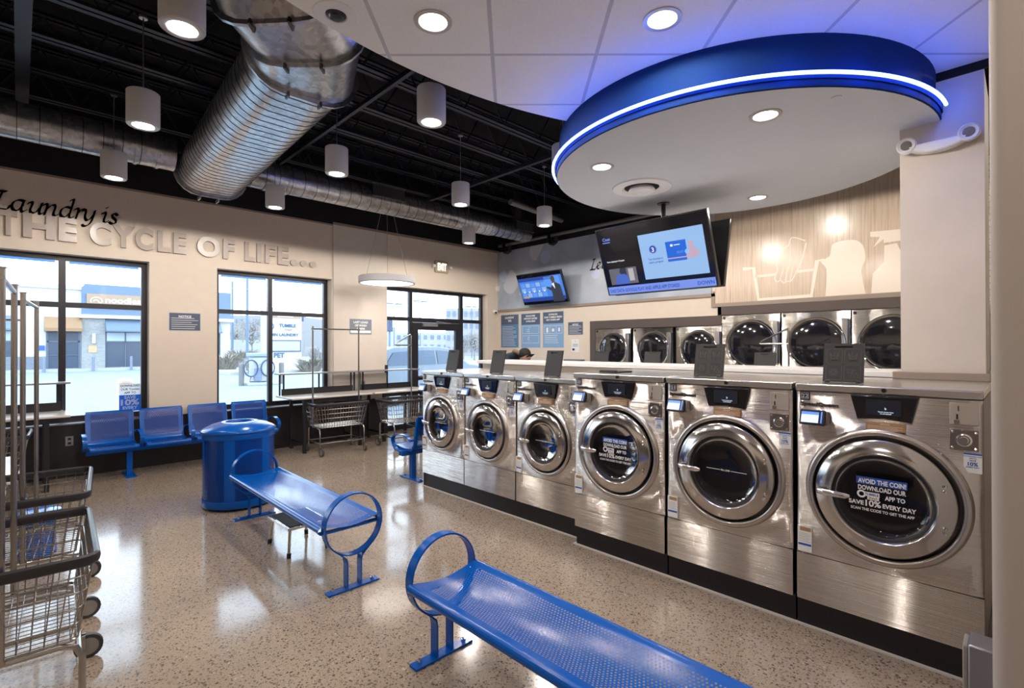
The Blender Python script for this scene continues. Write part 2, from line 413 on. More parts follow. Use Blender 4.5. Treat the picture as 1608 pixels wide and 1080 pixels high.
b.box(XL, 4.86, YW - .035, YW, 0, .645); b.box(XL, 1.27, YW - .05, YW + .175, .645, .662, 1); b.box(2.05, 3.82, YW - .05, YW + .175, .645, .662, 1)
b.box(1.27, 2.05, YW - .04, YW, .63, .66); b.box(3.82, 4.86, YW - .04, YW, .63, .66); b.box(7.36, XW, YW - .02, YW, 0, .12)
struct(b, 'wainscot_front', [WAINS, ALU], smooth=None)
# window frames
FY0, FY1 = YW + .165, YW + .235
def window(n, x0, x1, z0, z1, vx, hz, gl=True):
    t = .065; b = MB()
    b.box(x0, x0 + t, FY0, FY1, z0, z1); b.box(x1 - t, x1, FY0, FY1, z0, z1)
    b.box(x0 + t, x1 - t, FY0, FY1, z0, z0 + .07); b.box(x0 + t, x1 - t, FY0, FY1, z1 - t, z1)
    xs = [x0 + t] + [v for p in vx for v in (p[0], p[1])] + [x1 - t]
    for p in vx: b.box(p[0], p[1], FY0, FY1, z0 + .07, z1 - t)
    for i in range(0, len(xs), 2): b.box(xs[i], xs[i + 1], FY0 + .001, FY1 - .001, hz[0], hz[1])
    o = struct(b, 'window_%d' % n, FRAME, smooth=None)
    g = MB(); g.box(x0 + t, x1 - t, FY0 + .03, FY0 + .036, z0 + .07, z1 - t)
    g.build('window_glass', GLASSW, o, smooth=None)
    bl = MB()
    for i in range(0, len(xs), 2): bl.box(xs[i] + .03, xs[i + 1] - .03, FY0 + .015, FY0 + .028, z1 - t - .03, z1 - t)
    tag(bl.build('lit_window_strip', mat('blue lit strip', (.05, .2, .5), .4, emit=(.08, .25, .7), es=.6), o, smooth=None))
window(1, -2.6, 1.256, .66, 2.75, [(-1.0, -.94), (.35, .42)], (2.10, 2.165))
window(2, 2.07, 3.807, .66, 2.75, [(2.835, 2.90)], (2.10, 2.165))
# door set: sidelights, transom and leaf
b = MB(); t = .06
for x0, x1 in ((4.86, 4.92), (5.46, 5.53), (6.72, 6.80), (7.30, 7.36)): b.box(x0, x1, FY0, FY1, 0, 2.735)
for x0, x1 in ((4.92, 5.46), (5.53, 6.72), (6.80, 7.30)):
    b.box(x0, x1, FY0, FY1, 2.67, 2.735)
    b.box(x0, x1, FY0, FY1, 2.10 if x0 != 5.53 else 2.08, 2.17)
    if x0 != 5.53: b.box(x0, x1, FY0, FY1, 0, .10)
o = struct(b, 'window_3', FRAME, smooth=None)
g = MB()
for x0, x1 in ((4.92, 5.46), (6.80, 7.30)):
    g.box(x0, x1, FY0 + .03, FY0 + .036, .10, 2.10); g.box(x0, x1, FY0 + .03, FY0 + .036, 2.17, 2.67)
g.box(5.53, 6.72, FY0 + .03, FY0 + .036, 2.17, 2.67); g.build('window_glass', GLASSW, o, smooth=None)
b = MB(); b.box(5.535, 5.66, FY0 - .005, FY1 - .01, .01, 2.075); b.box(6.60, 6.715, FY0 - .005, FY1 - .01, .01, 2.075)
b.box(5.66, 6.60, FY0 - .005, FY1 - .01, 1.93, 2.075); b.box(5.66, 6.60, FY0 - .005, FY1 - .01, .01, .28)
b.box(5.66, 6.60, FY0 - .005, FY1 - .02, .93, 1.02)
o = struct(b, 'door_1', FRAME, smooth=None)
g = MB(); g.box(5.66, 6.60, FY0 + .02, FY0 + .026, .28, 1.93); g.build('door_glass', GLASSW, o, smooth=None)
g = MB(); g.tube([(5.66, FY0 - .005, 1.0), (5.66, FY0 - .06, 1.0), (6.60, FY0 - .06, 1.0), (6.60, FY0 - .005, 1.0)], .014); g.build('push_bar', ALU, o)
g = MB(); g.box(5.75, 6.1, FY0 - .06, FY0 - .005, 2.0, 2.06); g.tube([(6.0, FY0 - .05, 2.06), (6.35, FY0 - .16, 2.07), (6.1, FY0 - .01, 2.10)], .01, 6); g.build('door_closer', ALU, o)
# dryer wall
b = MB()
b.box(XW, XW + .2, 5.60, YW + .22, 0, 3.70); b.box(XW, XW + .2, 3.245, 5.60, 1.915, 3.70); b.box(XW, XW + .2, .36, 3.245, 2.066, 3.70)
b.box(XW, XW + .2, YB, -.12, 0, 3.70)
for f in b.b.faces: pass
struct(b, 'wall_back', WALL, smooth=None)
b = MB(); b.box(XW - .012, XW + .2, YB, YW, 3.70, ZR); struct(b, 'wall_back_upper', DARKW, smooth=None)
b = MB(); b.box(XW, XW + .2, -.12, .36, 2.066, 3.70); b.build('wall_brick', m_brick('old white washed brick', (.42, .30, .22), (.55, .47, .40), (.10, .085, .08), 3.6, 0, R(90), .8, R(90)), smooth=None)['kind'] = 'structure'
b = MB(); b.box(9.0, 9.1, YB, YW, 0, ZR); b.box(XW + .2, 9.0, 5.62, 5.66, 0, ZR); struct(b, 'wall_service', WAINS, smooth=None)
b = MB(); b.box(XL - .2, XL, YB, YW + .25, 0, ZR, 0); b.box(XL, XL + .03, YB, YW - .04, 0, 1.5, 1); struct(b, 'wall_left', [WALL, mat('added contrast dado', (.16, .13, .11), .5)], smooth=None)  # unseen dark dado on left and rear walls, added for steel reflection contrast
b = MB(); b.box(XL - .2, 9.2, YB - .2, YB, 0, ZR, 0); b.box(XL + .03, XW, YB, YB + .03, 0, 1.5, 1); struct(b, 'wall_rear', [WALL, mat('added contrast dado', (.16, .13, .11))], smooth=None)
b = MB()
b.box(XW - .03, XW, .37, 3.30, 2.07, 2.195); b.box(XW - .03, XW, 3.245, 5.72, 1.915, 2.065); b.box(XW - .03, XW, 5.60, 5.72, 0, 1.915); b.box(XW - .03, XW, 3.245, 3.30, 2.065, 2.195)
struct(b, 'trim_2', TRIMD, smooth=None)
b = MB()
b.box(XW - .035, XW, .37, 3.40, 2.195, 2.25); b.box(XW - .035, XW, 3.34, 3.40, 2.25, 2.44); b.box(XW - .035, XW, 3.34, YW, 2.36, 2.41)
struct(b, 'trim_3', TRIMT, smooth=None)
def wallobj(mb, name, m, parent=None, **kw): return mb.build(name, m, parent, **kw)
DW = -PI / 2      # local +x -> world -Y , local -y -> world -X
b = MB(); b.box(0, 2.97, 0, .03, 0, 1.60)
WP = thing('wood_mural_panel', 'pale pine plank mural with laundry silhouettes above the large dryers', 'wall panel', (XW - .03, 3.34, 2.25), DW)
b.build('panel', WOOD, WP, smooth=None)
b = MB(); b.box(0, 4.87, 0, .02, 0, 1.285)
BP = thing('bubble_mural_panel', 'blue grey bubble mural with black italic script behind the screens', 'wall panel', (XW - .02, YW, 2.41), DW)
b.build('panel', BUB, BP, smooth=None)

# nib-pen lettering (broad nib swept along strokes)
GL = {
 'L': (1.3, [[(.52, 1.52), (1.02, 1.55)], [(.80, 1.52), (.30, .06)], [(.02, .03), (.75, .0), (1.05, .07), (1.22, .42)]]),
 'a': (.95, [[(.82, .95), (.55, 1.0), (.22, .75), (.10, .35), (.22, .05), (.45, .08), (.78, .55)], [(.86, 1.0), (.66, .22), (.76, .02), (.98, .2)]]),
 'u': (1.0, [[(.02, .78), (.18, .98), (.28, .85), (.12, .25), (.24, .02), (.5, .15), (.80, .65)], [(.90, 1.0), (.70, .2), (.80, .02), (1.0, .2)]]),
 'n': (1.0, [[(.02, .8), (.16, .98), (.28, .85), (.08, .0)], [(.16, .4), (.48, .85), (.72, 1.0), (.80, .8), (.66, .2), (.76, .02), (.98, .2)]]),
 'd': (1.0, [[(.80, .92), (.52, .98), (.22, .72), (.10, .32), (.22, .04), (.45, .08), (.75, .5)], [(.82, 1.6), (1.02, 1.66), (.70, .22), (.80, .02), (1.0, .2)]]),
 'r': (.72, [[(.02, .8), (.16, .98), (.28, .85), (.08, .0)], [(.18, .45), (.42, .85), (.62, 1.0), (.72, .9)]]),
 'y': (.95, [[(.02, .78), (.18, .98), (.28, .85), (.20, .3), (.32, .02), (.55, .15), (.80, .6)], [(.92, 1.0), (.70, .1), (.42, -.4), (.12, -.55), (.0, -.42)]]),
 'i': (.45, [[(.02, .8), (.18, .98), (.28, .85), (.12, .2), (.22, .02), (.42, .2)], [(.34, 1.42), (.42, 1.46)]]),
 's': (.72, [[(.66, .85), (.48, 1.0), (.26, .88), (.30, .62), (.52, .38), (.46, .08), (.22, .0), (.02, .14)]]),
 'e': (.8, [[(.12, .42), (.50, .55), (.66, .82), (.48, 1.0), (.22, .80), (.10, .35), (.24, .02), (.5, .06), (.72, .3)]]),
 't': (.6, [[(.42, 1.35), (.16, .25), (.26, .02), (.5, .2)], [(.1, .98), (.56, .98)]])}
def nib(mb, ch, ox, oz, s, d=.012, w=.105, ang=R(38)):
    dx, dz = math.cos(ang) * w, math.sin(ang) * w
    for st in GL[ch][1]:
        pts = []
        P = [Vector((p[0], p[1])) for p in st]
        for i in range(len(P) - 1):
            p0 = P[max(i - 1, 0)]; p1 = P[i]; p2 = P[i + 1]; p3 = P[min(i + 2, len(P) - 1)]
            for k in range(6):
                t = k / 6
                pts.append(.5 * ((2 * p1) + (-p0 + p2) * t + (2 * p0 - 5 * p1 + 4 * p2 - p3) * t * t + (-p0 + 3 * p1 - 3 * p2 + p3) * t ** 3))
        pts.append(P[-1])
        rings = [[(ox + (p.x + i) * s, y, oz + (p.y + j) * s) for (i, j, y) in ((-dx, -dz, -d), (dx, dz, -d), (dx + .02, dz - .06, 0), (-dx - .02, -dz - .06, 0))] for p in pts]
        rings = [[(ox + (p.x + i * e) * s, y, oz + (p.y + j * e + (.02 if e == 1 else -.02)) * s) for (i, j, y, e) in ((-dx, -dz, -d, 1), (dx, dz, -d, 1), (dx, dz - .06, -d, 1), (-dx, -dz - .06, -d, 1))] for p in pts]
        F = [[(q[0], -d, q[2]) for q in r] for r in rings]
        V = [[mb.b.verts.new(q) for q in r] for r in F]; B_ = [[mb.b.verts.new((q[0], 0, q[2])) for q in r] for r in F]
        for i in range(len(V) - 1):
            mb.face([V[i][0], V[i][1], V[i + 1][1], V[i + 1][0]]); mb.face([V[i][3], V[i][2], V[i + 1][2], V[i + 1][3]])
            mb.face([V[i][0], V[i][3], V[i + 1][3], V[i + 1][0]]); mb.face([V[i][1], V[i][2], V[i + 1][2], V[i + 1][1]])
            mb.face([V[i][0], V[i + 1][0], B_[i + 1][0], B_[i][0]]); mb.face([V[i][3], V[i + 1][3], B_[i + 1][3], B_[i][3]])
        for i in (0, -1): mb.face(V[i])
SCR = [('L', -.245, .19), ('a', -.075, .0), ('u', .075, 0), ('n', .205, 0), ('d', .345, 0), ('r', .49, 0), ('y', .562, 0), ('i', .757, 0), ('s', .825, 0)]
xh = .137
for k, (ch, x, _) in enumerate(SCR):
    m = MB(); nib(m, ch, 0, 0, xh)
    w = 'Laundry' if k < 7 else 'is'
    o = m.build('script_letter', BLACKM, smooth=None, loc=(x, YW, 3.195))
    tag(o, 'black italic script letter %s of the word %s on the wall' % (ch, w), 'letter', 'black script letters on the window wall')
LET = [('T', -.165, -.015, 'THE'), ('H', .032, .308, 'THE'), ('E', .342, .513, 'THE'), ('C', .634, .848, 'first'), ('Y', .854, 1.092, ''), ('C', 1.099, 1.293, 'second'), ('L', 1.343, 1.488, 'CYCLE'), ('E', 1.525, 1.676, 'CYCLE'),
       ('O', 1.808, 2.098, 'OF'), ('F', 2.14, 2.293, 'OF'), ('L', 2.432, 2.576, 'LIFE'), ('I', 2.603, 2.667, 'LIFE'), ('F', 2.723, 2.874, 'LIFE'), ('E', 2.913, 3.079, 'LIFE')]
for ch, a, c, w in LET:
    m = MB(); m.text(ch, 0, 0, 0, .372, ext=.045, bold=.045, res=6, fit=(c - a))
    o = m.build('raised_letter', LETG, smooth=30, loc=((a + c) / 2, YW, 2.915))
    lb = {'first': 'raised grey letter C opening the word CYCLE', 'second': 'raised grey letter C in the middle of CYCLE', '': 'raised grey letter Y of the word CYCLE'}.get(w) or 'raised grey letter %s of the word %s on the wall' % (ch, w)
    tag(o, lb, 'letter', 'raised grey wall letters')
for i, x in enumerate((3.155, 3.315, 3.47)):
    m = MB(); m.cyl((0, 0, 0), (0, -.045, 0), .05, 24)
    o = m.build('raised_dot', LETG, loc=(x, YW, 2.955)); tag(o, ['raised grey dot right after the word LIFE', 'middle one of the three raised grey dots', 'last raised grey dot, farthest from the word LIFE'][i], 'letter', 'raised grey dots after LIFE')

# mural print: "Let's" script and pale silhouettes
m = MB(); x = 2.55
for ch in 'Lets': nib(m, ch, x, .62, .125, d=.004); x += GL[ch][0] * .125 * (1.0 if ch != 'L' else .95)
m.build('script_lettering', BLACKM, BP, smooth=None)
def ribbon(mb, pts, w, y=-.004, closed=False, m=0):
    P = [Vector(p) for p in pts]; n = len(P); L_, R_ = [], []
    for i in range(n):
        a = P[(i - 1) % n] if (closed or i) else P[0]; c = P[(i + 1) % n] if (closed or i < n - 1) else P[-1]
        t = (c - a).normalized(); nn = Vector((-t.y, t.x)) * w / 2
        L_.append(mb.b.verts.new((P[i].x + nn.x, y, P[i].y + nn.y))); R_.append(mb.b.verts.new((P[i].x - nn.x, y, P[i].y - nn.y)))
    for i in range(n if closed else n - 1): mb.face([L_[i], L_[(i + 1) % n], R_[(i + 1) % n], R_[i]], m)
def spline(P, k=6, closed=False):
    P = [Vector(p) for p in P]; n = len(P); o = []
    for i in range(n if closed else n - 1):
        g = (lambda j: P[j % n]) if closed else (lambda j: P[min(max(j, 0), n - 1)])
        p0, p1, p2, p3 = g(i - 1), g(i), g(i + 1), g(i + 2)
        for q in range(k):
            t = q / k; o.append(.5 * ((2 * p1) + (p2 - p0) * t + (2 * p0 - 5 * p1 + 4 * p2 - p3) * t * t + (3 * p1 - p0 - 3 * p2 + p3) * t ** 3))
    if not closed: o.append(P[-1])
    return o
mu = lambda Y, Z: (3.34 - Y, Z - 2.25)
m = MB()
ribbon(m, [mu(2.92, 2.735), mu(2.765, 2.735), mu(2.70, 2.265), mu(2.02, 2.275), mu(1.95, 2.74), mu(1.87, 2.735)], .05)
ribbon(m, [mu(2.74, 2.605), mu(2.47, 2.61)], .035); ribbon(m, [mu(2.21, 2.62), mu(1.98, 2.625)], .035)
m.build('basket_outline', ICON, WP, smooth=None)
m = MB()
ribbon(m, spline([mu(2.09, 3.03), mu(2.253, 3.10), mu(2.30, 3.0), mu(2.39, 2.93), mu(2.455, 2.76), mu(2.44, 2.68), mu(2.48, 2.56), mu(2.45, 2.50), mu(2.41, 2.52), mu(2.36, 2.48), mu(2.32, 2.50), mu(2.28, 2.49), mu(2.24, 2.54), mu(2.21, 2.60), mu(2.134, 2.77), mu(2.08, 3.0)], 4), .014)
for a in ((2.41, 2.52, 2.36, 2.72), (2.345, 2.50, 2.30, 2.70), (2.28, 2.50, 2.25, 2.68)): ribbon(m, [mu(a[0], a[1]), mu(a[2], a[3])], .012)
m.build('hand_outline', ICON, WP, smooth=None)
m = MB()
jug = spline([mu(1.855, 2.255), mu(1.84, 2.60), mu(1.90, 2.72), mu(1.80, 2.79), mu(1.76, 2.94), mu(1.55, 2.96), mu(1.44, 2.88), mu(1.41, 2.70), mu(1.45, 2.55), mu(1.41, 2.255)], 5)
f = m.poly([(p.x, -.003, p.y) for p in jug])
m.build('jug_silhouette', ICON, WP, smooth=None)
m = MB()
m.poly([(p[0], -.003, p[1]) for p in (mu(1.35, 2.255), mu(1.335, 2.50), mu(1.22, 2.64), mu(1.215, 2.84), mu(1.09, 2.85), mu(1.04, 2.72), mu(.95, 2.55), mu(.95, 2.255))])
m.poly([(p[0], -.003, p[1]) for p in (mu(1.325, 2.834), mu(1.26, 2.95), mu(1.357, 2.97), mu(1.357, 3.03), mu(.95, 3.01), mu(.95, 2.88), mu(1.22, 2.87), mu(1.22, 2.92))])
m.build('spray_bottle_silhouette', ICON, WP, smooth=None)

# ------------------------------------------------------------------ tiled soffit, drum, disc
def arcpts(c, r, a0, a1, n): return [(c[0] + r * math.cos(a0 + (a1 - a0) * i / n), c[1] + r * math.sin(a0 + (a1 - a0) * i / n)) for i in range(n + 1)]
sc = (1.771, -.745); sr = 3.395
aE = math.asin((1.70 - sc[1]) / sr)
aE = math.acos((4.12 - sc[0]) / sr)
pts = arcpts(sc, sr, aE, PI, 60)
poly = pts + [(XL + .02 if False else pts[-1][0], YB), (4.12, YB)]
b = MB(); b.prism(poly, 3.31, 3.36, 0, 'z'); struct(b, 'ceiling_tiled', TILES, smooth=None)
b = MB(); rim = [(sc[0] + (sr + .0) * math.cos(a), sc[1] + sr * math.sin(a)) for a in [aE + (PI - aE) * i / 60 for i in range(61)]]
b.loft([[(p[0], p[1], 3.345), (p[0] * 1.0 + (p[0] - sc[0]) / sr * .02, p[1] + (p[1] - sc[1]) / sr * .02, 3.345), (p[0] + (p[0] - sc[0]) / sr * .02, p[1] + (p[1] - sc[1]) / sr * .02, ZR), (p[0], p[1], ZR)] for p in rim])
b.box(4.12, 4.14, YB, 1.70, 3.26, ZR)
struct(b, 'ceiling_bulkhead', DARKW)
DC = (4.063, 1.70)
D = thing('round_ceiling_drum', 'round white ceiling disc under a deep blue drum with neon rim', 'ceiling feature', (DC[0], DC[1], 3.0))
b = MB(); b.lathe([(1.318, .052), (1.318, .32)], seg=96, m=0); b.build('drum_wall', BLUEP, D)
b = MB(); b.lathe([(0.0001, .05), (1.33, .05), (1.345, .045), (1.345, .006), (1.338, 0), (0.0001, 0)], seg=96, m=0)
for f in b.b.faces:
    if abs(f.calc_center_median().z - .025) < .022 and f.calc_center_median().xy.length > 1.33: f.material_index = 1
b.build('disc', [DISC, BLUEP], D)
b = MB(); b.lathe([(1.318, .045), (1.352, .045), (1.352, .078), (1.318, .085)], seg=96); b.build('neon_channel', BLUEP, D)
b = MB(); a0, a1 = R(-97), R(-97 + 360 - 160)
tp = [(1.372 * math.cos(a), 1.372 * math.sin(a), .066) for a in [R(-91.5) - R(215) * i / 90 for i in range(91)]]
b.tube(tp, .0105, 8); tag(b.build('neon_tube', NEON, D), 'glowing blue white tube')
b = MB(); b.cyl((-.771, -.961, .0), (-.771, -.961, -.006), .028, 16); b.build('sprinkler_cap', DISC, D)
# column
b = MB(); b.box(4.10, 4.60, .162, .565, 1.43, 3.245); struct(b, 'column', WALLG, smooth=None)
b = MB(); b.box(4.06, 4.64, .14, .605, 1.385, 1.43); struct(b, 'trim_4', TRIMT, smooth=None, bevel=.004)
# wall end at the right
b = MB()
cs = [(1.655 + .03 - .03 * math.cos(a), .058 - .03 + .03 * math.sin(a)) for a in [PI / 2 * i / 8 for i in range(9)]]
b.prism(cs + [(3.15, .058), (3.15, YB + .01), (1.655, YB + .01)], 0.001, ZR - .01, 0, 'z'); struct(b, 'wall_right', mat('shade darkened wall paint', (.40, .345, .30), .6), smooth=30)  # wall paint made darker here, the shade on this wall end is in the colour
EB = thing('junction_box', 'grey metal electrical junction box low on the wall corner', 'electrical box', (2.38, .06, .30))
b = MB(); b.box(0, .12, 0, .085, 0, .25); b.build('box_body', ALU, EB, bevel=.006)
b = MB(); b.box(.008, .112, .085, .10, .01, .24); b.build('cover', GREY, EB, bevel=.004)
b = MB(); b.cyl((.06, .04, 0), (.06, .04, -.29), .014, 12); b.build('conduit', ALU, EB)

# ------------------------------------------------------------------ ceiling steel and ducts
def joist():
    b = MB()
    x0, x1 = XL, 9.0
    for dz, h in ((0, .05), (.52, .05)):
        b.box(x0, x1, -.06, -.01, dz, dz + .008); b.box(x0, x1, .01, .06, dz, dz + .008)
        b.box(x0, x1, -.016, -.01, dz, dz + h); b.box(x0, x1, .01, .016, dz, dz + h)
    n = 20; w = (x1 - x0) / n
    for i in range(n):
        a = x0 + i * w
        b.cyl((a, 0, .02), (a + w / 2, 0, .54), .011, 5); b.cyl((a + w / 2, 0, .54), (a + w, 0, .02), .011, 5)
    return b
j0 = struct(joist(), 'ceiling_joist', JOIST, smooth=None); j0.location = (0, 2.9, 4.2)
for k in range(1, 8):
    c = j0.copy(); COL.objects.link(c); c.location = (0, 2.9 + .72 * k, 4.2)
for k, (x, w) in enumerate(((.02, .05), (5.13, .03), (2.6, .02))):
    b = MB(); b.box(x - w, x + w, 2.3, YW - .02, 4.14, 4.19); struct(b, 'ceiling_beam', JOIST, smooth=None)
def oval(c, u, hw, r, seg=10):
    """flat-oval ring: centre c, horizontal unit u, half flat width hw, radius r, upright z given"""
    o = []
    for i in range(seg + 1):
        a = -PI / 2 + PI * i / seg; o.append((hw + r * math.cos(a), r * math.sin(a)))
    for i in range(seg + 1):
        a = PI / 2 + PI * i / seg; o.append((-hw + r * math.cos(a), r * math.sin(a)))
    return o
SEAM = mat('duct seam', (.10, .10, .11), .5, .6)
def ductmesh(mb, frames, hw, r, m=0, cap=True, k=1.0):
    rings = []
    for c, u, v in frames:
        rings.append([Vector(c) + Vector(u) * p[0] * k + Vector(v) * p[1] * k for p in oval(c, u, hw, r)])
    mb.loft(rings, m, True, cap)
DU = thing('main_duct', 'large flat oval galvanised duct with spiral seams and flanged elbow', 'air duct', (0, 0, 0))
zc = 3.75
TX = lambda y: 1.54 + (y - 3.82) * .054
b = MB(); b.loft([[(TX(y) + p[0], y, zc + p[1]) for p in oval(0, 0, .13, .25)] for y in (3.82, 7.14)]); b.build('trunk', GALV, DU)
b = MB()
for i in range(29):
    y = 3.92 + i * .112
    ductmesh(b, [((TX(y), y, zc), (1, 0, 0), (0, 0, 1)), ((TX(y), y + .006, zc), (1, 0, 0), (0, 0, 1))], .13, .253)
tag(b.build('seam_ribs', SEAM, DU), 'dark spiral seam lines')
b = MB(); b.loft([[(1.72 + p[0], 7.13, zc + p[1]) for p in oval(0, 0, .13, .28)], [(1.72 + p[0], 7.154, zc + p[1]) for p in oval(0, 0, .13, .28)]])
for x in (-.1, .1): b.box(1.69 + x - .008, 1.69 + x + .008, 7.08, 7.20, zc - .33, zc - .29)
b.build('end_flange', GALV, DU)
FR = []
for cx_, cy_, cz_, az, el in ((1.54, 3.82, zc, 2, 0), (1.37, 3.38, zc, 44, 2), (1.14, 3.19, zc + .03, 48, 20), (.97, 3.04, zc + .30, 48, 45), (.90, 2.98, zc + .65, 48, 75), (.88, 2.96, 4.9, 48, 90)):
    a, e = R(az), R(el); hd = Vector((-math.sin(a), -math.cos(a), 0)); u_ = Vector((math.cos(a), -math.sin(a), 0))
    d_ = hd * math.cos(e) + Vector((0, 0, 1)) * math.sin(e); v_ = Vector((0, 0, 1)) * math.cos(e) - hd * math.sin(e)
    FR.append((Vector((cx_, cy_, cz_)), v_, d_, u_, .15))
def fring(f, grow=0., sh=0.):
    c, v_, d_, u_, hw = f
    return [c + d_ * sh + u_ * p[0] + v_ * p[1] for p in oval(0, 0, hw, .25 + grow)]
for i in range(len(FR) - 1):
    b = MB(); b.loft([fring(FR[i]), fring(FR[i + 1])]); b.build('elbow_gore', GALV, DU, smooth=50)
    b = MB(); b.loft([fring(FR[i], .034, -.010), fring(FR[i], .034, .010)]); b.build('flange', GALV, DU, smooth=30)
    c, v_, d_, U0, hw = FR[i]
    for s in (-.12, .12):
        b = MB(); b.obox(c + U0 * s - v_ * .285, U0 * .007, v_ * .02, d_ * .032); b.build('flange_clamp', DKSTEEL, DU, smooth=None)
BR = thing('branch_duct', 'long round galvanised duct running along the window wall', 'air duct', (0, 6.9, 3.82))
b = MB(); b.cyl((XL + .02, 0, 0), (1.28, 0, 0), .18, 32); b.cyl((2.03, 0, 0), (6.2, 0, 0), .18, 32); b.tube([(6.2, 0, 0), (6.3, 0, -.01), (7.1, 0, -.02), (7.22, 0, -.02)], [.18, .15, .15, .12], 32); b.build('pipe_section', GALV, BR)
b = MB()
for i in range(64):
    x = XL + .1 + i * .162
    if 1.25 < x < 2.08 or x > 7.1: continue
    r_ = .183 if x < 6.2 else .153
    b.cyl((x, 0, 0 if x < 6.2 else -.02), (x + .007, 0, 0 if x < 6.2 else -.02), r_, 32)
tag(b.build('seam_ribs', SEAM, BR), 'dark seam rings')
for x in (2.25, 2.52, .90, 1.10):
    b = MB(); b.cyl((x, 0, 0), (x + .03, 0, 0), .192, 32); b.build('joint_collar', GALV, BR)
for x0, x1, z0, z1, r_ in ((3.72, 4.26, .02, .19, 0), (6.72, 7.18, .0, .15, 0)):
    b = MB(); b.box(x0, x1, -.19, -.10, z0, z1)
    g = b.build('air_register', mat('dark grille', (.05, .05, .055), .4, .5), BR, smooth=None)
    b = MB(); b.box(x0 - .01, x1 + .01, -.195, -.185, z0 - .012, z0 + .004); b.box(x0 - .01, x1 + .01, -.195, -.185, z1 - .004, z1 + .006)
    for i in range(int((x1 - x0) / .022)): b.box(x0 + i * .022, x0 + i * .022 + .004, -.197, -.19, z0, z1)
    b.build('grille_frame', ALU, g, smooth=None)
b = MB()
for i in range(9): b.tube([(6.95 + .0 * i, 0, .18 + .06 * i), (6.95, 0, .21 + .06 * i), (6.95, 0, .24 + .06 * i)], [.10, .108, .10], 16)
tag(b.build('flexible_riser', mat('dark foil', (.07, .07, .08), .35, .7), BR), 'dark ribbed flexible riser')
b = MB(); b.tube([(5.95, 6.1, 4.05), (6.8, 6.1, 4.0), (7.3, 6.1, 3.97)], .05, 12)
tag(b.build('fluorescent_conduit', mat('dull grey conduit', (.22, .21, .20), .5, .5)), 'short grey pipe hung under the joists near the screens', 'pipe')
b = MB(); b.tube([(7.55, 8.1, 3.80), (7.55, .8, 3.80)], .035, 10)
tag(b.build('wall_conduit', mat('dull grey conduit', (.2, .2, .2))), 'long grey pipe running above the bubble mural', 'pipe')
for i, y in enumerate((7.9, 6.6)):
    m = MB(); m.tube([(0, 0, .16), (0, 0, .0), (.0, -.03, -.05), (.02, -.10, -.07), (.03, -.16, -.04), (.03, -.17, .08)], .035, 10)
    o = m.build('pipe_hook', BLACK, loc=(7.50, y, 3.68)); tag(o, ['black hook bracket hanging near the wall corner above the mural', 'black hook bracket above the small screen'][i], 'bracket', 'black hook brackets')

# ------------------------------------------------------------------ lamps
def light(kind, loc, power, col=(1, .93, .84), size=.1, ang=120, blend=.8, rot=(0, 0, 0), parent=None, name='lamp_light'):
    l = bpy.data.lights.new(name, kind); l.energy = power; l.color = col
    if kind == 'SPOT': l.spot_size = R(ang); l.spot_blend = blend; l.shadow_soft_size = size
    elif kind == 'AREA': l.shape = 'DISK'; l.size = size
    else: l.shadow_soft_size = size
    o = bpy.data.objects.new(name, l); COL.objects.link(o); o.location = loc; o.rotation_euler = rot
    if parent: o.parent = parent
    return o
WARM = (1, .915, .82)
PW = 44.
def pendant():
    t = thing('pendant_light', 'x', 'pendant light', (.7, 3.24, 3.35), 0, 'cylinder pendant lights')
    b = MB(); b.lathe([(.0001, .262), (.108, .262), (.112, .257), (.112, .006), (.108, 0), (.088, 0), (.078, .02), (.066, .022), (.0001, .022)], seg=32); b.build('housing', LAMPB, t)
    b = MB(); b.lathe([(.074, -.0015), (.080, -.004), (.104, -.004), (.108, -.0005)], seg=32); b.build('trim_ring', LAMPR, t)
    b = MB(); b.lathe([(.0001, .012), (.073, .012)], seg=32); b.build('diffuser', GLOW, t)
    b = MB(); b.cyl((0, 0, .262), (0, 0, .86), .005, 6); b.cyl((0, 0, .85), (0, 0, .872), .03, 12); b.build('suspension_rod', ALU, t)
    return t
p0 = pendant(); k = 0
pn = {(0, 0): 'white cylinder pendant nearest the big duct elbow, partly cropped at the top', (0, 1): 'white cylinder pendant hanging in front of the branch duct, second from the window', (0, 2): 'white cylinder pendant close to the script lettering under the duct',
      (1, 0): 'white cylinder pendant beside the tiled ceiling edge', (1, 1): 'white cylinder pendant overlapping the branch duct near the grille', (1, 2): 'white cylinder pendant above the word LIFE',
      (2, 0): 'white cylinder pendant half hidden behind the blue drum', (2, 1): 'white cylinder pendant between drum and branch duct end', (2, 2): 'white cylinder pendant over the glass entrance',
      (3, 0): 'white cylinder pendant above the large screen', (3, 1): 'white cylinder pendant beside the small screen', (3, 2): 'white cylinder pendant near the wall corner'}
XS, YS = (.70, 2.30, 3.90, 5.45), (3.24, 4.88, 6.60)
SKIP = {(2, 2)}
for i, x in enumerate(XS):
    for j, y in enumerate(YS):
        if (i, j) in SKIP: continue
        o = p0 if k == 0 else dup(p0, (x, y, 3.35)); k += 1
        o['label'] = pn[(i, j)]
        if (i, j) == (0, 0): o.location = (.64, 3.24, 3.35)
        light('SPOT', (o.location.x, y, 3.345), PW * (1.1 if y > 6 else 1.) * (1.5 if x > 5 else 1.), WARM, .07, 178, .08)
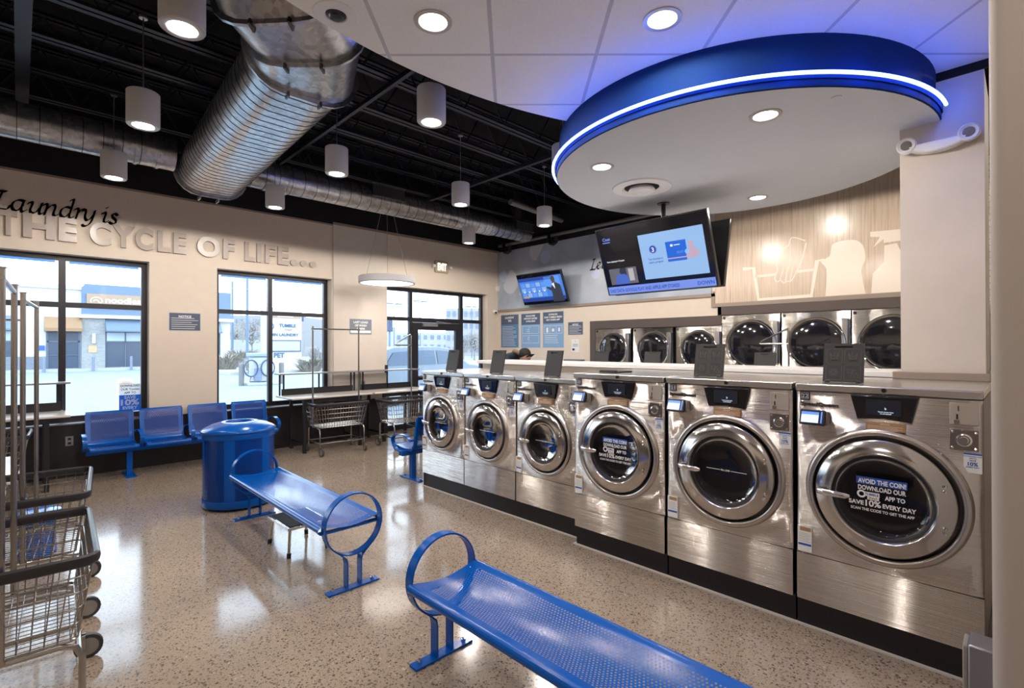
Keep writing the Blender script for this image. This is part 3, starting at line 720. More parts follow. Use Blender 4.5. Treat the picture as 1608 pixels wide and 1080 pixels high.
# pendants over the entrance side and recessed cans
def can(z, x, y, r=.085, dz=0.):
    t = thing('recessed_downlight', 'x', 'downlight', (x, y, z), 0, 'recessed downlights')
    b = MB(); b.lathe([(r * .72, 0.0), (r * .76, -.006), (r, -.005), (r * 1.01, 0)], seg=32); b.build('trim_ring', LAMPR, t)
    b = MB(); b.lathe([(.0001, -.001), (r * .73, -.001)], seg=32); b.build('diffuser', GLOW, t)
    return t
c0 = can(3.0, 3.238, 1.098, .092); c0['label'] = 'round lit downlight nearest the blue drum edge on the white disc'
for (x, y, z, lb) in ((3.252, 2.309, 3.0, 'round lit downlight beside the air diffuser on the white disc'), (4.983, 1.76, 3.0, 'round lit downlight near the pine mural on the white disc'),
                      (1.555, 2.175, 3.31, 'round lit downlight in the ceiling tile near the duct elbow'), (2.402, 1.321, 3.31, 'round lit downlight in the blue tinted ceiling tile')):
    o = dup(c0, (x, y, z)); o['label'] = lb
    if z > 3.2:
        o.scale = (1.08, 1.08, 1.0)
for (x, y, z) in ((3.238, 1.098, 3.0), (3.252, 2.309, 3.0), (4.983, 1.76, 3.0), (1.555, 2.175, 3.31), (2.402, 1.321, 3.31)):
    light('SPOT', (x, y, z - .01), 30 if z > 3.2 else 26, WARM, .06, 176, .12)
for (x, y) in ((-.95, 1.15), (1.2, -.9), (-.9, -1.4), (2.6, -1.9)):  # unseen downlights added for bounce light and streaks on the washer fronts
    o = dup(c0, (x, y, 3.31)); o['label'] = 'added unseen downlight in the tiled ceiling over the near seating area'
    light('SPOT', (x, y, 3.30), 60, WARM, .06, 176, .12)
for (x, y) in ((5.80, 2.15), (5.80, .55), (5.80, -1.1)):  # hidden pendants: first follows the mural highlight, the rest added to light the aisle
    light('SPOT', (x, y, 3.595), 68, WARM, .07, 178, .08)
    o = dup(p0, (x, y, 3.60)); o['label'] = 'unseen white cylinder pendant added to light the dryer aisle'
# saucer pendant
SP = thing('saucer_pendant_light', 'wide flat round pendant light over the folding tables', 'pendant light', (4.36, 7.4, 2.64))
b = MB(); b.lathe([(.0001, .11), (.45, .11), (.46, .10), (.46, .01), (.45, 0), (.43, 0), (.43, .012), (.0001, .012)], seg=64); b.build('housing', mat('grey lamp rim', (.45, .45, .47), .5), SP)
b = MB(); b.lathe([(.0001, .006), (.428, .006)], seg=64); b.build('diffuser', GLOWS, SP)
b = MB()
for a in (0, 120, 240): b.cyl((.4 * math.cos(R(a)), .4 * math.sin(R(a)), .11), (.02 * math.cos(R(a)), .02 * math.sin(R(a)), 1.55), .0035, 5)
b.build('suspension_cable', ALU, SP)
light('AREA', (4.36, 7.4, 2.62), 4, WARM, .84)
# ceiling air diffuser in the disc
AD = thing('ceiling_diffuser', 'round white air diffuser set in the white disc', 'air vent', (3.92, 2.36, 3.0))
b = MB(); b.lathe([(.255, 0), (.25, -.012), (.17, -.018), (.145, .0), (.14, .03)], seg=48); b.build('outer_cone', WHITE, AD)
b = MB(); b.lathe([(.0001, -.045), (.05, -.045), (.075, -.03), (.105, -.045), (.115, -.03), (.10, -.005)], seg=48); b.build('inner_cone', WHITE, AD)
b = MB(); b.lathe([(.0001, -.004), (.15, -.004)], seg=48); b.build('throat', BLACKM, AD)
# ceiling camera
CC = thing('ceiling_speaker', 'small black dome recessed in the edge ceiling tile', 'ceiling camera', (1.165, 2.48, 3.31))
b = MB(); b.lathe([(.0001, -.02), (.03, -.018), (.036, -.008), (.05, -.004), (.052, 0)], seg=24); b.build('dome', BLACK, CC)
b = MB(); b.lathe([(.052, -.001), (.056, -.006), (.11, -.004), (.115, 0)], seg=32); b.build('bezel', WHITE, CC)
# emergency light on column
EM = thing('emergency_light', 'white twin head emergency light mounted on the column', 'emergency light', (4.10, .375, 2.84), DW)
b = MB()
pr_ = []
for i in range(13):
    a = PI * i / 12; pr_.append((-.15 * math.cos(a), -.005 - .065 * math.sin(a)))
b.prism([(p[0], p[1] * 1.0 + .03) for p in pr_], -.07, 0, 0, 'y'); b.build('housing', WHITE, EM, bevel=.012, seg=3)
for s in (-1, 1):
    b = MB(); c = (s * .148, -.045, .03)
    b.lathe([(.0001, .03), (.04, .025), (.052, 0), (.052, -.025), (.045, -.03), (.032, -.024), (.0001, -.02)], c, 'y', 20); h = b.build('lamp_head', WHITE, EM)
    b = MB(); b.lathe([(.0001, -.026), (.030, -.0245)], c, 'y', 16); b.build('lens', mat('lamp lens', (.30, .29, .28), .15, .7), h)

# ------------------------------------------------------------------ washers
def ringgrid(W, z0, z1, cx, cz, Rc, bulge, n=40):
    """front panel as a fan from the collar circle out to the rectangle"""
    rings = []
    N = 96
    dirs_ = []
    cor = [math.atan2(z - cz, x - cx) for x, z in ((W, z1), (0.0, z1), (0.0, z0), (W, z0))]
    angs = sorted([2 * PI * i / N - PI for i in range(N)] + cor)
    for t in [0, .06, .14, .25, .4, .6, .8, .93, 1]:
        r = []
        for a in angs:
            ca, sa = math.cos(a), math.sin(a)
            k = min((W - cx) / ca if ca > 1e-6 else 9, -cx / ca if ca < -1e-6 else 9, (z1 - cz) / sa if sa > 1e-6 else 9, (z0 - cz) / sa if sa < -1e-6 else 9)
            d = Rc + (k - Rc) * t
            x, z = cx + ca * d, cz + sa * d
            y = -bulge * math.exp(-((d - Rc) / .05) ** 2)
            e = min(x, W - x)
            if e < .02: y += .010 * (1 - e / .02) ** 2
            r.append((x, y, z))
        rings.append(r)
    return rings
def make_washer(W, z0, H, zs, cx, cz, Rd, big, name='front_load_washer'):
    t = thing(name, 'x', 'washing machine', (0, 0, 0), DW, 'front row of stainless washers')
    dep = .92
    g = .006
    # cabinet
    b = MB(); b.box(g, W - g, .02, dep, z0, H - .045); b.build('cabinet', mat('cabinet side steel', (.10, .09, .09), .35, .8), t, smooth=None)
    b = MB(); b.box(g - .002, W - g + .002, -.012, dep, H - .04, H); b.build('top_panel', STEEL2, t, bevel=.006)
    b = MB(); b.cyl((cx + .01, -.012, H - .018), (cx + .01, -.02, H - .018), .011, 16); b.build('top_lock', BLACK, t)
    Rc = Rd * 1.165
    b = MB(); b.loft([[(g + x * (W - 2 * g) / W, y, z) for x, y, z in r] for r in ringgrid(W, zs + .002, H - .045, cx, cz, Rc - .01, .013)], 0, True, False); b.build('front_panel', STEEL, t, smooth=60, recalc=False, planar=True)
    b = MB(); b.box(g, W - g, .0, .02, z0, zs - .002); b.build('lower_panel', STEEL, t, planar=True, smooth=None)
    b = MB(); b.box(.0, W, .03, dep, .0, z0)
    b.build('toe_kick', KICK, t, smooth=None)
    # collar
    b = MB(); b.lathe([(Rc + .004, -.010), (Rc - .004, -.026), (Rc - .016, -.036), (Rd + .020, -.034), (Rd + .013, -.026), (Rd + .011, .01)], (cx, 0, cz), 'y', 80); b.build('door_collar', COLLAR, t, smooth=60)
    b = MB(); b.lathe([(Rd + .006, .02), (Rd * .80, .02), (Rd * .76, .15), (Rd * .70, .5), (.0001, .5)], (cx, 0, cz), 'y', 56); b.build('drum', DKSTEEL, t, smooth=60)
    b = MB()
    for a in range(0, 360, 120):
        ca, sa = math.cos(R(a + 20)), math.sin(R(a + 20)); b.cyl((cx + ca * Rd * .68, .16, cz + sa * Rd * .68), (cx + ca * Rd * .66, .48, cz + sa * Rd * .66), .022, 8)
    b.build('drum_paddle', CHROME, t)
    # door
    Rg = Rd * .72
    b = MB(); b.lathe([(Rd - .004, .0), (Rd - .003, -.040), (Rd - .010, -.050), (Rg + .022, -.060), (Rg + .010, -.064), (Rg + .002, -.058), (Rg, -.04), (Rg - .004, .0)], (cx, 0, cz), 'y', 80)
    d = b.build('door', DOORM, t, smooth=50)
    b = MB(); b.lathe([(Rg - .001, -.03), (Rg - .012, -.028), (Rg - .035, .02), (Rg - .05, .03)], (cx, 0, cz), 'y', 64); b.build('door_gasket', RUBBER, d, smooth=60)
    b = MB(); pf = [(.0001, .012)] + [((Rg - .014) * math.sin(R(a)), -.028 + .042 * math.cos(R(a))) for a in (15, 30, 45, 60, 75, 90)]
    b.lathe(pf, (cx, 0, cz), 'y', 56); gl = b.build('door_glass', GLASSD, d, smooth=80)
    b = MB(); hz = cz + .0
    b.tube([(cx - Rd * .95, -.055, hz), (cx - Rd * .9, -.098, hz), (cx - Rd * .75, -.108, hz - .002), (cx - Rd * .48, -.104, hz - .004), (cx - Rd * .42, -.095, hz - .004)], [.010, .016, .017, .016, .009], 12, flat=(1.0, .6)); b.build('door_handle', CHROME, d, smooth=60)
    b = MB()
    for s in (1, -1):
        for q in (-.012, .012): b.sphere((cx + Rd * .84, -.06, cz + s * .1 * Rd / .3 + q), .008, 8)
    b.build('hinge_bolt', CHROME, d)
    # controls
    k = W / .80 if big else W / .80
    x = lambda v: v * k; dz = H - 1.385
    X0, X1 = cx - .135 * k, cx + .15 * k; ztop, zb = H - .046, H - .176
    b = MB(); b.loft([[(X0 - .004, -.002, ztop), (X1 + .004, -.002, ztop), (X1 - .026, -.002, zb - .004), ((X0 + X1) / 2, -.002, zb + .010), (X0 + .026, -.002, zb)],
                      [(X0, -.020, ztop - .004), (X1, -.020, ztop - .004), (X1 - .028, -.012, zb + .0), ((X0 + X1) / 2, -.012, zb + .014), (X0 + .028, -.012, zb + .004)]])
    dp = b.build('control_display', DGLOSS, t, bevel=.003)
    b = MB(); xm = (X0 + X1) / 2
    b.box(xm - .075 * k, xm + .075 * k, -.0215, -.0165, zb + .03, ztop - .02); b.build('display_screen', mat('dim display glass', (.02, .025, .04), .15, coat=.4), dp, smooth=None)
    b = MB(); b.text('b', xm + .01, zb + .06, -.022, .016); b.text('Touch screen here', xm + .01, zb + .045, -.022, .0085); b.text('to get started', xm + .01, zb + .036, -.022, .0085); b.build('display_lettering', mat('lit white print', (.7, .8, .9), .5, emit=(.6, .8, 1), es=.5), dp, smooth=None)
    # number plate is added per machine
    xr = x(.05)
    b = MB(); b.box(xr + .03, xr + .125, -.05, -.001, H - .225, H - .15); rd = b.build('card_reader', mat('reader shell', (.30, .27, .25), .35, .5), t, bevel=.006)
    T = Matrix.Translation((xr + .055, -.062, H - .183)) @ Matrix.Rotation(R(-22), 4, 'X')
    b = MB(); b.obox(T @ Vector((0, 0, 0)), T.to_3x3() @ Vector((.062, 0, 0)), T.to_3x3() @ Vector((0, .012, 0)), T.to_3x3() @ Vector((0, 0, .042))); b.build('reader_bezel', BLACK, rd, bevel=.004)
    b = MB(); b.obox(T @ Vector((-.010, -.0125, -.003)), T.to_3x3() @ Vector((.042, 0, 0)), T.to_3x3() @ Vector((0, .001, 0)), T.to_3x3() @ Vector((0, 0, .029))); b.build('reader_screen', SCRL, rd, smooth=None)
    b = MB(); b.obox(T @ Vector((-.010, -.0138, .02)), T.to_3x3() @ Vector((.042, 0, 0)), T.to_3x3() @ Vector((0, .0006, 0)), T.to_3x3() @ Vector((0, 0, .008))); b.obox(T @ Vector((.046, -.0128, 0)), T.to_3x3() @ Vector((.003, 0, 0)), T.to_3x3() @ Vector((0, .001, 0)), T.to_3x3() @ Vector((0, 0, .032))); b.build('reader_screen_bar', SCRB, rd, smooth=None)
    # coin slot plate, lock plate
    xa, xb = W - .125 * k, W - .022 * k
    b = MB(); b.box(xa, xb, -.006, .0, H - .162, H - .060); cp = b.build('coin_slot_plate', BEIGEM, t, bevel=.002)
    b = MB(); b.box(xa + .030, xa + .034, -.0072, -.006, H - .098, H - .074); b.box(xa + .024, xa + .031, -.0072, -.006, H - .138, H - .113); b.build('coin_slot', BLACKM, cp, smooth=None)
    b = MB(); b.box(xa + .016, xa + .036, -.010, -.006, H - .160, H - .140); b.build('coin_cup', CHROME, cp, smooth=None)
    b = MB(); b.box(xa, xb, -.008, .0, H - .282, H - .185); lp = b.build('coin_vault_plate', mat('dark vault plate', (.36, .33, .32), .25, 1.), t, bevel=.002)
    xc, zc_ = (xa + xb) / 2, H - .234
    b = MB(); b.lathe([(.031, -.008), (.030, -.014), (.024, -.016), (.022, -.010), (.017, -.010), (.015, -.022), (.0001, -.022)], (xc, 0, zc_), 'y', 28); b.build('vault_lock', CHROME, lp)
    b = MB()
    for i in (-1, 1):
        for j in (-1, 1): b.sphere((xc + i * .042 * k, -.008, zc_ + j * .038), .007, 8)
    b.build('vault_bolt', CHROME, lp)
    # stickers
    b = MB(); xs_ = xm - .075 * k; b.box(xs_, xs_ + .165 * k, -.0235, -.0, H - .225, H - .184); ns = b.build('notice_sticker', TANL, t, smooth=None)
    b = MB(); b.text('NOTICE', xs_ + .083 * k, H - .195, -.024, .011, 0, bold=.04)
    for i in range(4): b.box(xs_ + .008, xs_ + .155 * k - .02 * (i % 2), -.0242, -.0236, H - .203 - i * .006, H - .201 - i * .006)
    b.build('sticker_print', TANT, ns, smooth=None)
    b = MB(); b.box(.012, .084 * k, -.0065, 0.001, zs + .01, zs + .152); ws = b.build('warning_sticker', STW, t, smooth=None)
    b = MB(); b.box(.024, .080 * k, -.007, -.0065, zs + .126, zs + .148, 0); b.box(.015, .081 * k, -.007, -.0065, zs + .044, zs + .056, 1)
    for i in range(6): b.box(.018, .078 * k - .01 * (i % 2), -.007, -.0065, zs + .066 + i * .009, zs + .0685 + i * .009, 2)
    b.build('sticker_print', [TANL, BLUEI, mat('grey print', (.45, .45, .45), .6)], ws, smooth=None)
    b = MB(); sx_ = W - .075 * k
    b.box(sx_, sx_ + .064 * k, -.0065, .001, H - .385, H - .292); ps = b.build('promo_sticker', STW, t, smooth=None)
    b = MB(); cx2 = sx_ + .032 * k
    b.box(sx_, sx_ + .064 * k, -.007, -.0065, H - .300, H - .292)
    b.text('DOWNLOAD OUR', cx2, H - .310, -.0072, .0075, bold=.03); b.text('APP TO', cx2, H - .319, -.0072, .0075, bold=.03); b.text('SAVE', cx2, H - .330, -.0072, .010, bold=.03)
    b.text('10%', cx2, H - .351, -.0072, .024, bold=.03); b.text('EVERY DAY', cx2, H - .361, -.0072, .009, bold=.03)
    b.build('sticker_print', BLUEI, ps, smooth=None)
    return t, dict(W=W, H=H, cx=cx, cz=cz, Rd=Rd, Rg=Rg, k=k, xm=xm, zb=zb)
def plate(t, d, num, brand):
    k, H = d['k'], d['H']
    b = MB(); b.box(.028 * k, .076 * k, -.003, 0, H - .092, H - .046); p = b.build('number_plate', BLACKM, t, smooth=None)
    b = MB()
    xa, xb, za, zb = .033 * k, .071 * k, H - .087, H - .051
    for q in ((xa, xb, za, za + .002), (xa, xb, zb - .002, zb), (xa, xa + .002, za, zb), (xb - .002, xb, za, zb)): b.box(q[0], q[1], -.0036, -.003, q[2], q[3])
    b.text(num, .052 * k, H - .080, -.0037, .031, bold=.02, sx=1.15); b.build('plate_number', mat('grey number print', (.50, .52, .56), .4), p, smooth=None)
    b = MB(); b.text(brand, .03 * k, H - .122, -.001, .028, al='l', bold=.03, ext=.004, fit=.185 * k); b.build('brand_lettering', mat('dark chrome lettering', (.16, .15, .15), .3, 1.), t, smooth=None)
def washer_lid(t, d, x0, x1, y, H, h=.225, print_=True, lean=.045, tw=.0):
    b = MB(); w = x1 - x0
    pts = lambda o: [(x0, y + o, H + .002), (x1, y + o, H + .002), (x1 - tw, y + lean + o, H + h), (x0 + tw + .006, y + lean + o, H + h)]
    sx0 = x0 + w * .28; sx1 = x1 - w * .28
    # plate with a hand slot
    def P(u, v, o): return (x0 + u * w, y + lean * v + o, H + .002 + v * h)
    us = [0, .28, .72, 1]; vs = [0, .88, .93, 1]
    for o in (0, .014):
        for i in range(3):
            for j in range(3):
                if i == 1 and j == 1: continue
                b.poly([P(us[i], vs[j], o), P(us[i + 1], vs[j], o), P(us[i + 1], vs[j + 1], o), P(us[i], vs[j + 1], o)])
    for a, c in (((0, 0), (1, 0)), ((1, 0), (1, 1)), ((1, 1), (0, 1)), ((0, 1), (0, 0)), ((.28, .88), (.72, .88)), ((.72, .88), (.72, .93)), ((.72, .93), (.28, .93)), ((.28, .93), (.28, .88))):
        b.poly([P(*a, 0), P(*c, 0), P(*c, .014), P(*a, .014)])
    for q in (.12, .88): b.cyl((x0 + q * w - .012, y, H + .006), (x0 + q * w + .012, y, H + .006), .008, 8)
    l = b.build('dispenser_lid', LIDM, t, smooth=None)
    b = MB(); b.poly([P(.28, .88, .008), P(.72, .88, .008), P(.72, .93, .008), P(.28, .93, .008)]); b.build('hand_slot', BLACKM, l, smooth=None, recalc=False)
    if not print_: return
    b = MB()
    n = Vector((0, -h, lean)).normalized() * .0006
    def Q(u, v): p = P(u, v, 0); return Vector(p) + n
    def loop(pts_, wd=.0025):
        pts_ = [Q(*p) for p in pts_]
        for i in range(len(pts_)):
            a, c = pts_[i], pts_[(i + 1) % len(pts_)]; dd = (c - a).normalized(); nn = Vector((dd.z, 0, -dd.x)) * wd / 2
            b.poly([a + nn, c + nn, c - nn, a - nn])
    for u0 in (.07, .53):
        for v0 in (.06, .48):
            u1, v1 = u0 + .40, v0 + .38
            loop([(u0 + .03, v0), (u1 - .03, v0), (u1, v0 + .03), (u1, v1 - .03), (u1 - .03, v1), (u0 + .03, v1), (u0, v1 - .03), (u0, v0 + .03)])
            c, e = (u0 + u1) / 2, (v0 + v1) / 2
            if v0 > .3:
                loop([(c - .11, e + .08), (c - .07, e - .07), (c + .07, e - .07), (c + .11, e + .08), (c + .06, e), (c - .06, e)], .003)
                loop([(c, e + .1), (c, e + .02)] if u0 < .3 else [(c - .02, e + .1), (c - .02, e + .02)], .003); loop([(c - .08, e - .11), (c + .08, e - .11)], .003)
            elif u0 < .3:
                for a in range(6): loop([(c + .075 * math.cos(R(a * 60)) + .035 * math.cos(R(g_)), e + .065 * math.sin(R(a * 60)) + .032 * math.sin(R(g_))) for g_ in range(0, 360, 60)], .0028)
            else:
                loop([(c - .13, e + .08), (c - .10, e - .02), (c - .02, e - .02), (c + .01, e + .08)], .003); loop([(c + .08, e + .09), (c - .06, e - .12)], .003); loop([(c + .03, e - .12), (c + .16, e - .12), (c + .095, e + .0)], .003)
    b.build('lid_pictograms', LIDL, l, smooth=None, recalc=False)
def door_text(t, d):
    b = MB(); cx, cz, k = d['cx'], d['cz'], d['Rg'] / .215
    y = -.031
    Z = lambda v: cz + v * k
    b.box(cx - .108 * k, cx + .105 * k, y + .0005, y + .001, Z(.058), Z(.096), 1)
    b.text('AVOID THE COIN!', cx, Z(.064), y, .032 * k, 0, bold=.035, fit=.20 * k); b.text('DOWNLOAD OUR', cx, Z(.029), y, .032 * k, 0, bold=.035, fit=.20 * k)
    b.text('APP TO', cx + .055 * k, Z(-.008), y, .030 * k, 0, bold=.035, fit=.082 * k); b.text('SAVE', cx - .108 * k, Z(-.050), y, .029 * k, 0, bold=.035, fit=.066 * k)
    b.text('10%', cx - .035 * k, Z(-.052), y, .043 * k, 0, bold=.03, fit=.066 * k); b.text('EVERY DAY', cx + .072 * k, Z(-.050), y, .029 * k, 0, bold=.035, fit=.135 * k)
    b.text('SCAN THE CODE TO GET THE APP', cx, Z(-.078), y, .019 * k, 0, bold=.03, fit=.265 * k)
    # logo: ring and two word flags
    b.lathe([(.011 * k, y), (.020 * k, y)], (cx - .085 * k, 0, Z(.006)), 'y', 20, 0)
    b.box(cx - .074 * k, cx - .008 * k, y - .0003, y + .0003, Z(-.002), Z(.020), 0); b.text('TUMBLE', cx - .041 * k, Z(.003), y - .0008, .016 * k, 1, bold=.03, fit=.058 * k)
    b.box(cx - .060 * k, cx - .010 * k, y - .0001, y + .0005, Z(-.019), Z(-.002), 0); b.text('fresh', cx - .035 * k, Z(-.015), y - .0008, .018 * k, 2, shear=.3)
    b.build('door_lettering', [WTXT, BLUEI, TANL], t, smooth=None, recalc=False)
def door_fill(t, d):
    b = MB(); cx, cz, w = d['cx'], d['cz'], d['Rg'] * .62; y = -.02
    b.box(cx - w * .86, cx - w * .22, y - .0005, y, cz - .002, cz + .001); b.box(cx + w * .28, cx + w * 1.0, y - .0005, y, cz - .002, cz + .001)
    b.text('FILL LINE', cx + w * .03, cz - .005, y - .0005, .014, bold=.03)
    b.build('door_lettering', WTXT, t, smooth=None)
xf = 3.20
big = [(22, .93, 'Speed Queen', True), (21, 1.74, 'Speed Queen', False), (20, 2.555, 'Speed Queen', True)]
wb, db = make_washer(.80, .156, 1.385, .42, .41, .815, .302, True)
ws_, ds = make_washer(.757, .165, 1.322, .43, .372, .768, .258, False)
protos = {}
lbs = {22: 'large stainless washer numbered 22 with door lettering, beside the column', 21: 'large stainless washer numbered 21 with plain fill line on its door glass', 20: 'large stainless washer with lettered door between number 21 and the small ones',
       19: 'small stainless washer next to the large washers, lid raised', 18: 'small stainless washer in the middle of the three small ones', 17: 'small stainless washer at the far row end by the entrance'}
plan = [(wb, db, 22, .93), (wb, db, 21, 1.74), (wb, db, 20, 2.55), (ws_, ds, 19, 3.32), (ws_, ds, 18, 4.078), (ws_, ds, 17, 4.835)]
made = []
for pr, d, num, y in plan:
    c = dup(pr, (xf if num > 19 else 3.30, y, 0), DW, lbs[num]); made.append((c, d, num))
for c, d, num in made:
    plate(c, d, str(num), 'SpeedQueen')
    if num in (22, 20): door_text(c, d)
    else: door_fill(c, d)
    if num == 22: washer_lid(c, d, .085, .287, .22, d['H'])
    elif num == 21: washer_lid(c, d, .092, .298, .22, d['H'])
    elif num == 20:
        b = MB(); b.box(.10, .29, .20, .40, d['H'], d['H'] + .012); b.box(.12, .27, .18, .22, d['H'], d['H'] + .02); b.build('dispenser_lid', LIDM, c, bevel=.004)
    else: washer_lid(c, d, .175, .365, .20, d['H'], .235, False, .05)
def kill(o):
    for k_ in list(o.children): kill(k_)
    bpy.data.objects.remove(o)
# back row machines seen over the bulkhead
for i, (y, lb) in enumerate(((3.35, 'washer in the back row whose lid stands before the first dryer'), (2.54, 'washer in the back row whose lid stands before the second dryer'), (1.40, 'washer in the back row whose lid stands before the large dryers'))):
    c = dup(wb, (5.62, y - .2, 0), PI / 2, lb, 'back row of washers facing the dryers')
    w_ = .80
    washer_lid(c, db, .50 + (.10 if i == 1 else 0), .70 + (.10 if i == 1 else 0), .36, 1.36, .17, False, -.03)
kill(wb); kill(ws_)
# low end panel and floor caulk
b = MB(); b.box(3.32, 4.15, 4.837, 4.85, 0, 1.30); struct(b, 'trim_5', STEEL2, smooth=None)
b = MB(); b.box(3.205, 3.226, .12, 2.555, 0, .008); b.box(3.31, 3.33, 2.555, 4.85, 0, .008); b.box(3.205, 3.33, 2.553, 2.57, 0, .008); struct(b, 'baseboard_washers', mat('pale caulk line', (.55, .50, .46), .6), smooth=None)
b = MB(); b.box(4.24, 4.6, .16, 4.84, 0, 1.375); struct(b, 'wall_low', WALLG, smooth=None)
b = MB(); b.box(4.14, 4.66, .12, 4.86, 1.385, 1.425)
tag(b.build('bulkhead_counter', WHITEC, bevel=.006), 'long white counter cap running behind the front washers', 'counter')

# ------------------------------------------------------------------ dryers
def make_dryer(W, H, cx, cz, Rd):
    t = thing('stack_dryer', 'x', 'dryer', (0, 0, 0), DW, 'wall dryers')
    g = .004; mid = H / 2 + .02
    b = MB(); b.box(g, W - g, .02, .8, .08, H); b.build('cabinet', mat('cabinet side steel', (.1, .09, .09)), t, smooth=None)
    for (z0, z1, c) in ((mid + .004, H, cz), (.08, mid - .004, cz - H / 2 + .02)):
        b = MB(); b.box(g, W - g, 0, .02, z0, z1); p = b.build('front_panel', STEEL, t, planar=True, smooth=None)
        b = MB(); b.lathe([(Rd * 1.09, .0), (Rd * 1.08, -.018), (Rd * 1.03, -.03), (Rd * .98, -.022), (Rd * .965, -.006), (Rd * .93, -.004), (Rd * .90, .0)], (cx, 0, c), 'y', 64); d = b.build('door', CHROME, t, smooth=60)
        b = MB(); b.lathe([(Rd * .955, -.012), (Rd * .88, -.010), (Rd * .86, .004)], (cx, 0, c), 'y', 48); b.build('door_gasket', RUBBER, d, smooth=60)
        b = MB(); b.lathe([(.0001, -.034), (Rd * .5, -.030), (Rd * .8, -.018), (Rd * .90, -.011)], (cx, 0, c), 'y', 48); b.build('door_glass', mat('smoked dryer glass', (.012, .012, .016), .05, coat=1.), d, smooth=80)
        x0 = cx + Rd * .92
        b = MB(); b.box(min(x0, W - .10), W - .03, -.022, 0, c - Rd * .85, c + Rd * 1.0); b.build('door_hinge_plate', STEEL2, t, bevel=.006)
        b = MB(); b.box(W - .028, W - .014, -.034, 0, c - Rd * .8, c + Rd * .95); b.build('door_pull', mat('dark pull', (.08, .1, .16), .3, .8), t, bevel=.003)
        b = MB(); b.box(.02, .055, -.003, 0, z1 - .055, z1 - .02); b.build('number_plate', BLACK, t, smooth=None)
    return t
dl = make_dryer(.825, 2.055, .425, 1.625, .335); dsm = make_dryer(.752, 1.905, .385, 1.54, .285)
XD = XW - .03
dsm.location = (XD, 5.59, 0); dsm['label'] = 'small stainless stacked dryer nearest the notice boards'
for y, lb in ((4.79, 'middle one of the three small stainless stacked dryers'), (3.99, 'small stainless stacked dryer next to the taller ones')): dup(dsm, (XD, y, 0), DW, lb)
dl.location = (XD, 3.235, 0); dl['label'] = 'tall stainless stacked dryer next to the small ones'
for y, lb in ((2.395, 'tall stainless stacked dryer behind the wire hanger rod'), (1.56, 'tall stainless stacked dryer cut off by the column'), (.72, 'tall stainless stacked dryer beyond the column')): dup(dl, (XD, y, 0), DW, lb)
# wire rod sticking out (cart hanging arm) in the dryer aisle
b = MB(); b.tube([(6.3, 2.02, 1.42), (6.3, 2.0, 1.79), (6.3, 1.55, 1.62), (6.3, 1.53, 1.60), (6.3, 1.55, 1.585), (6.3, 2.0, 1.575)], .011, 8)
HR = thing('hanging_arm_cart', 'chrome laundry cart with triangular hanger arm in front of the dryers', 'laundry cart', (0, 0, 0))

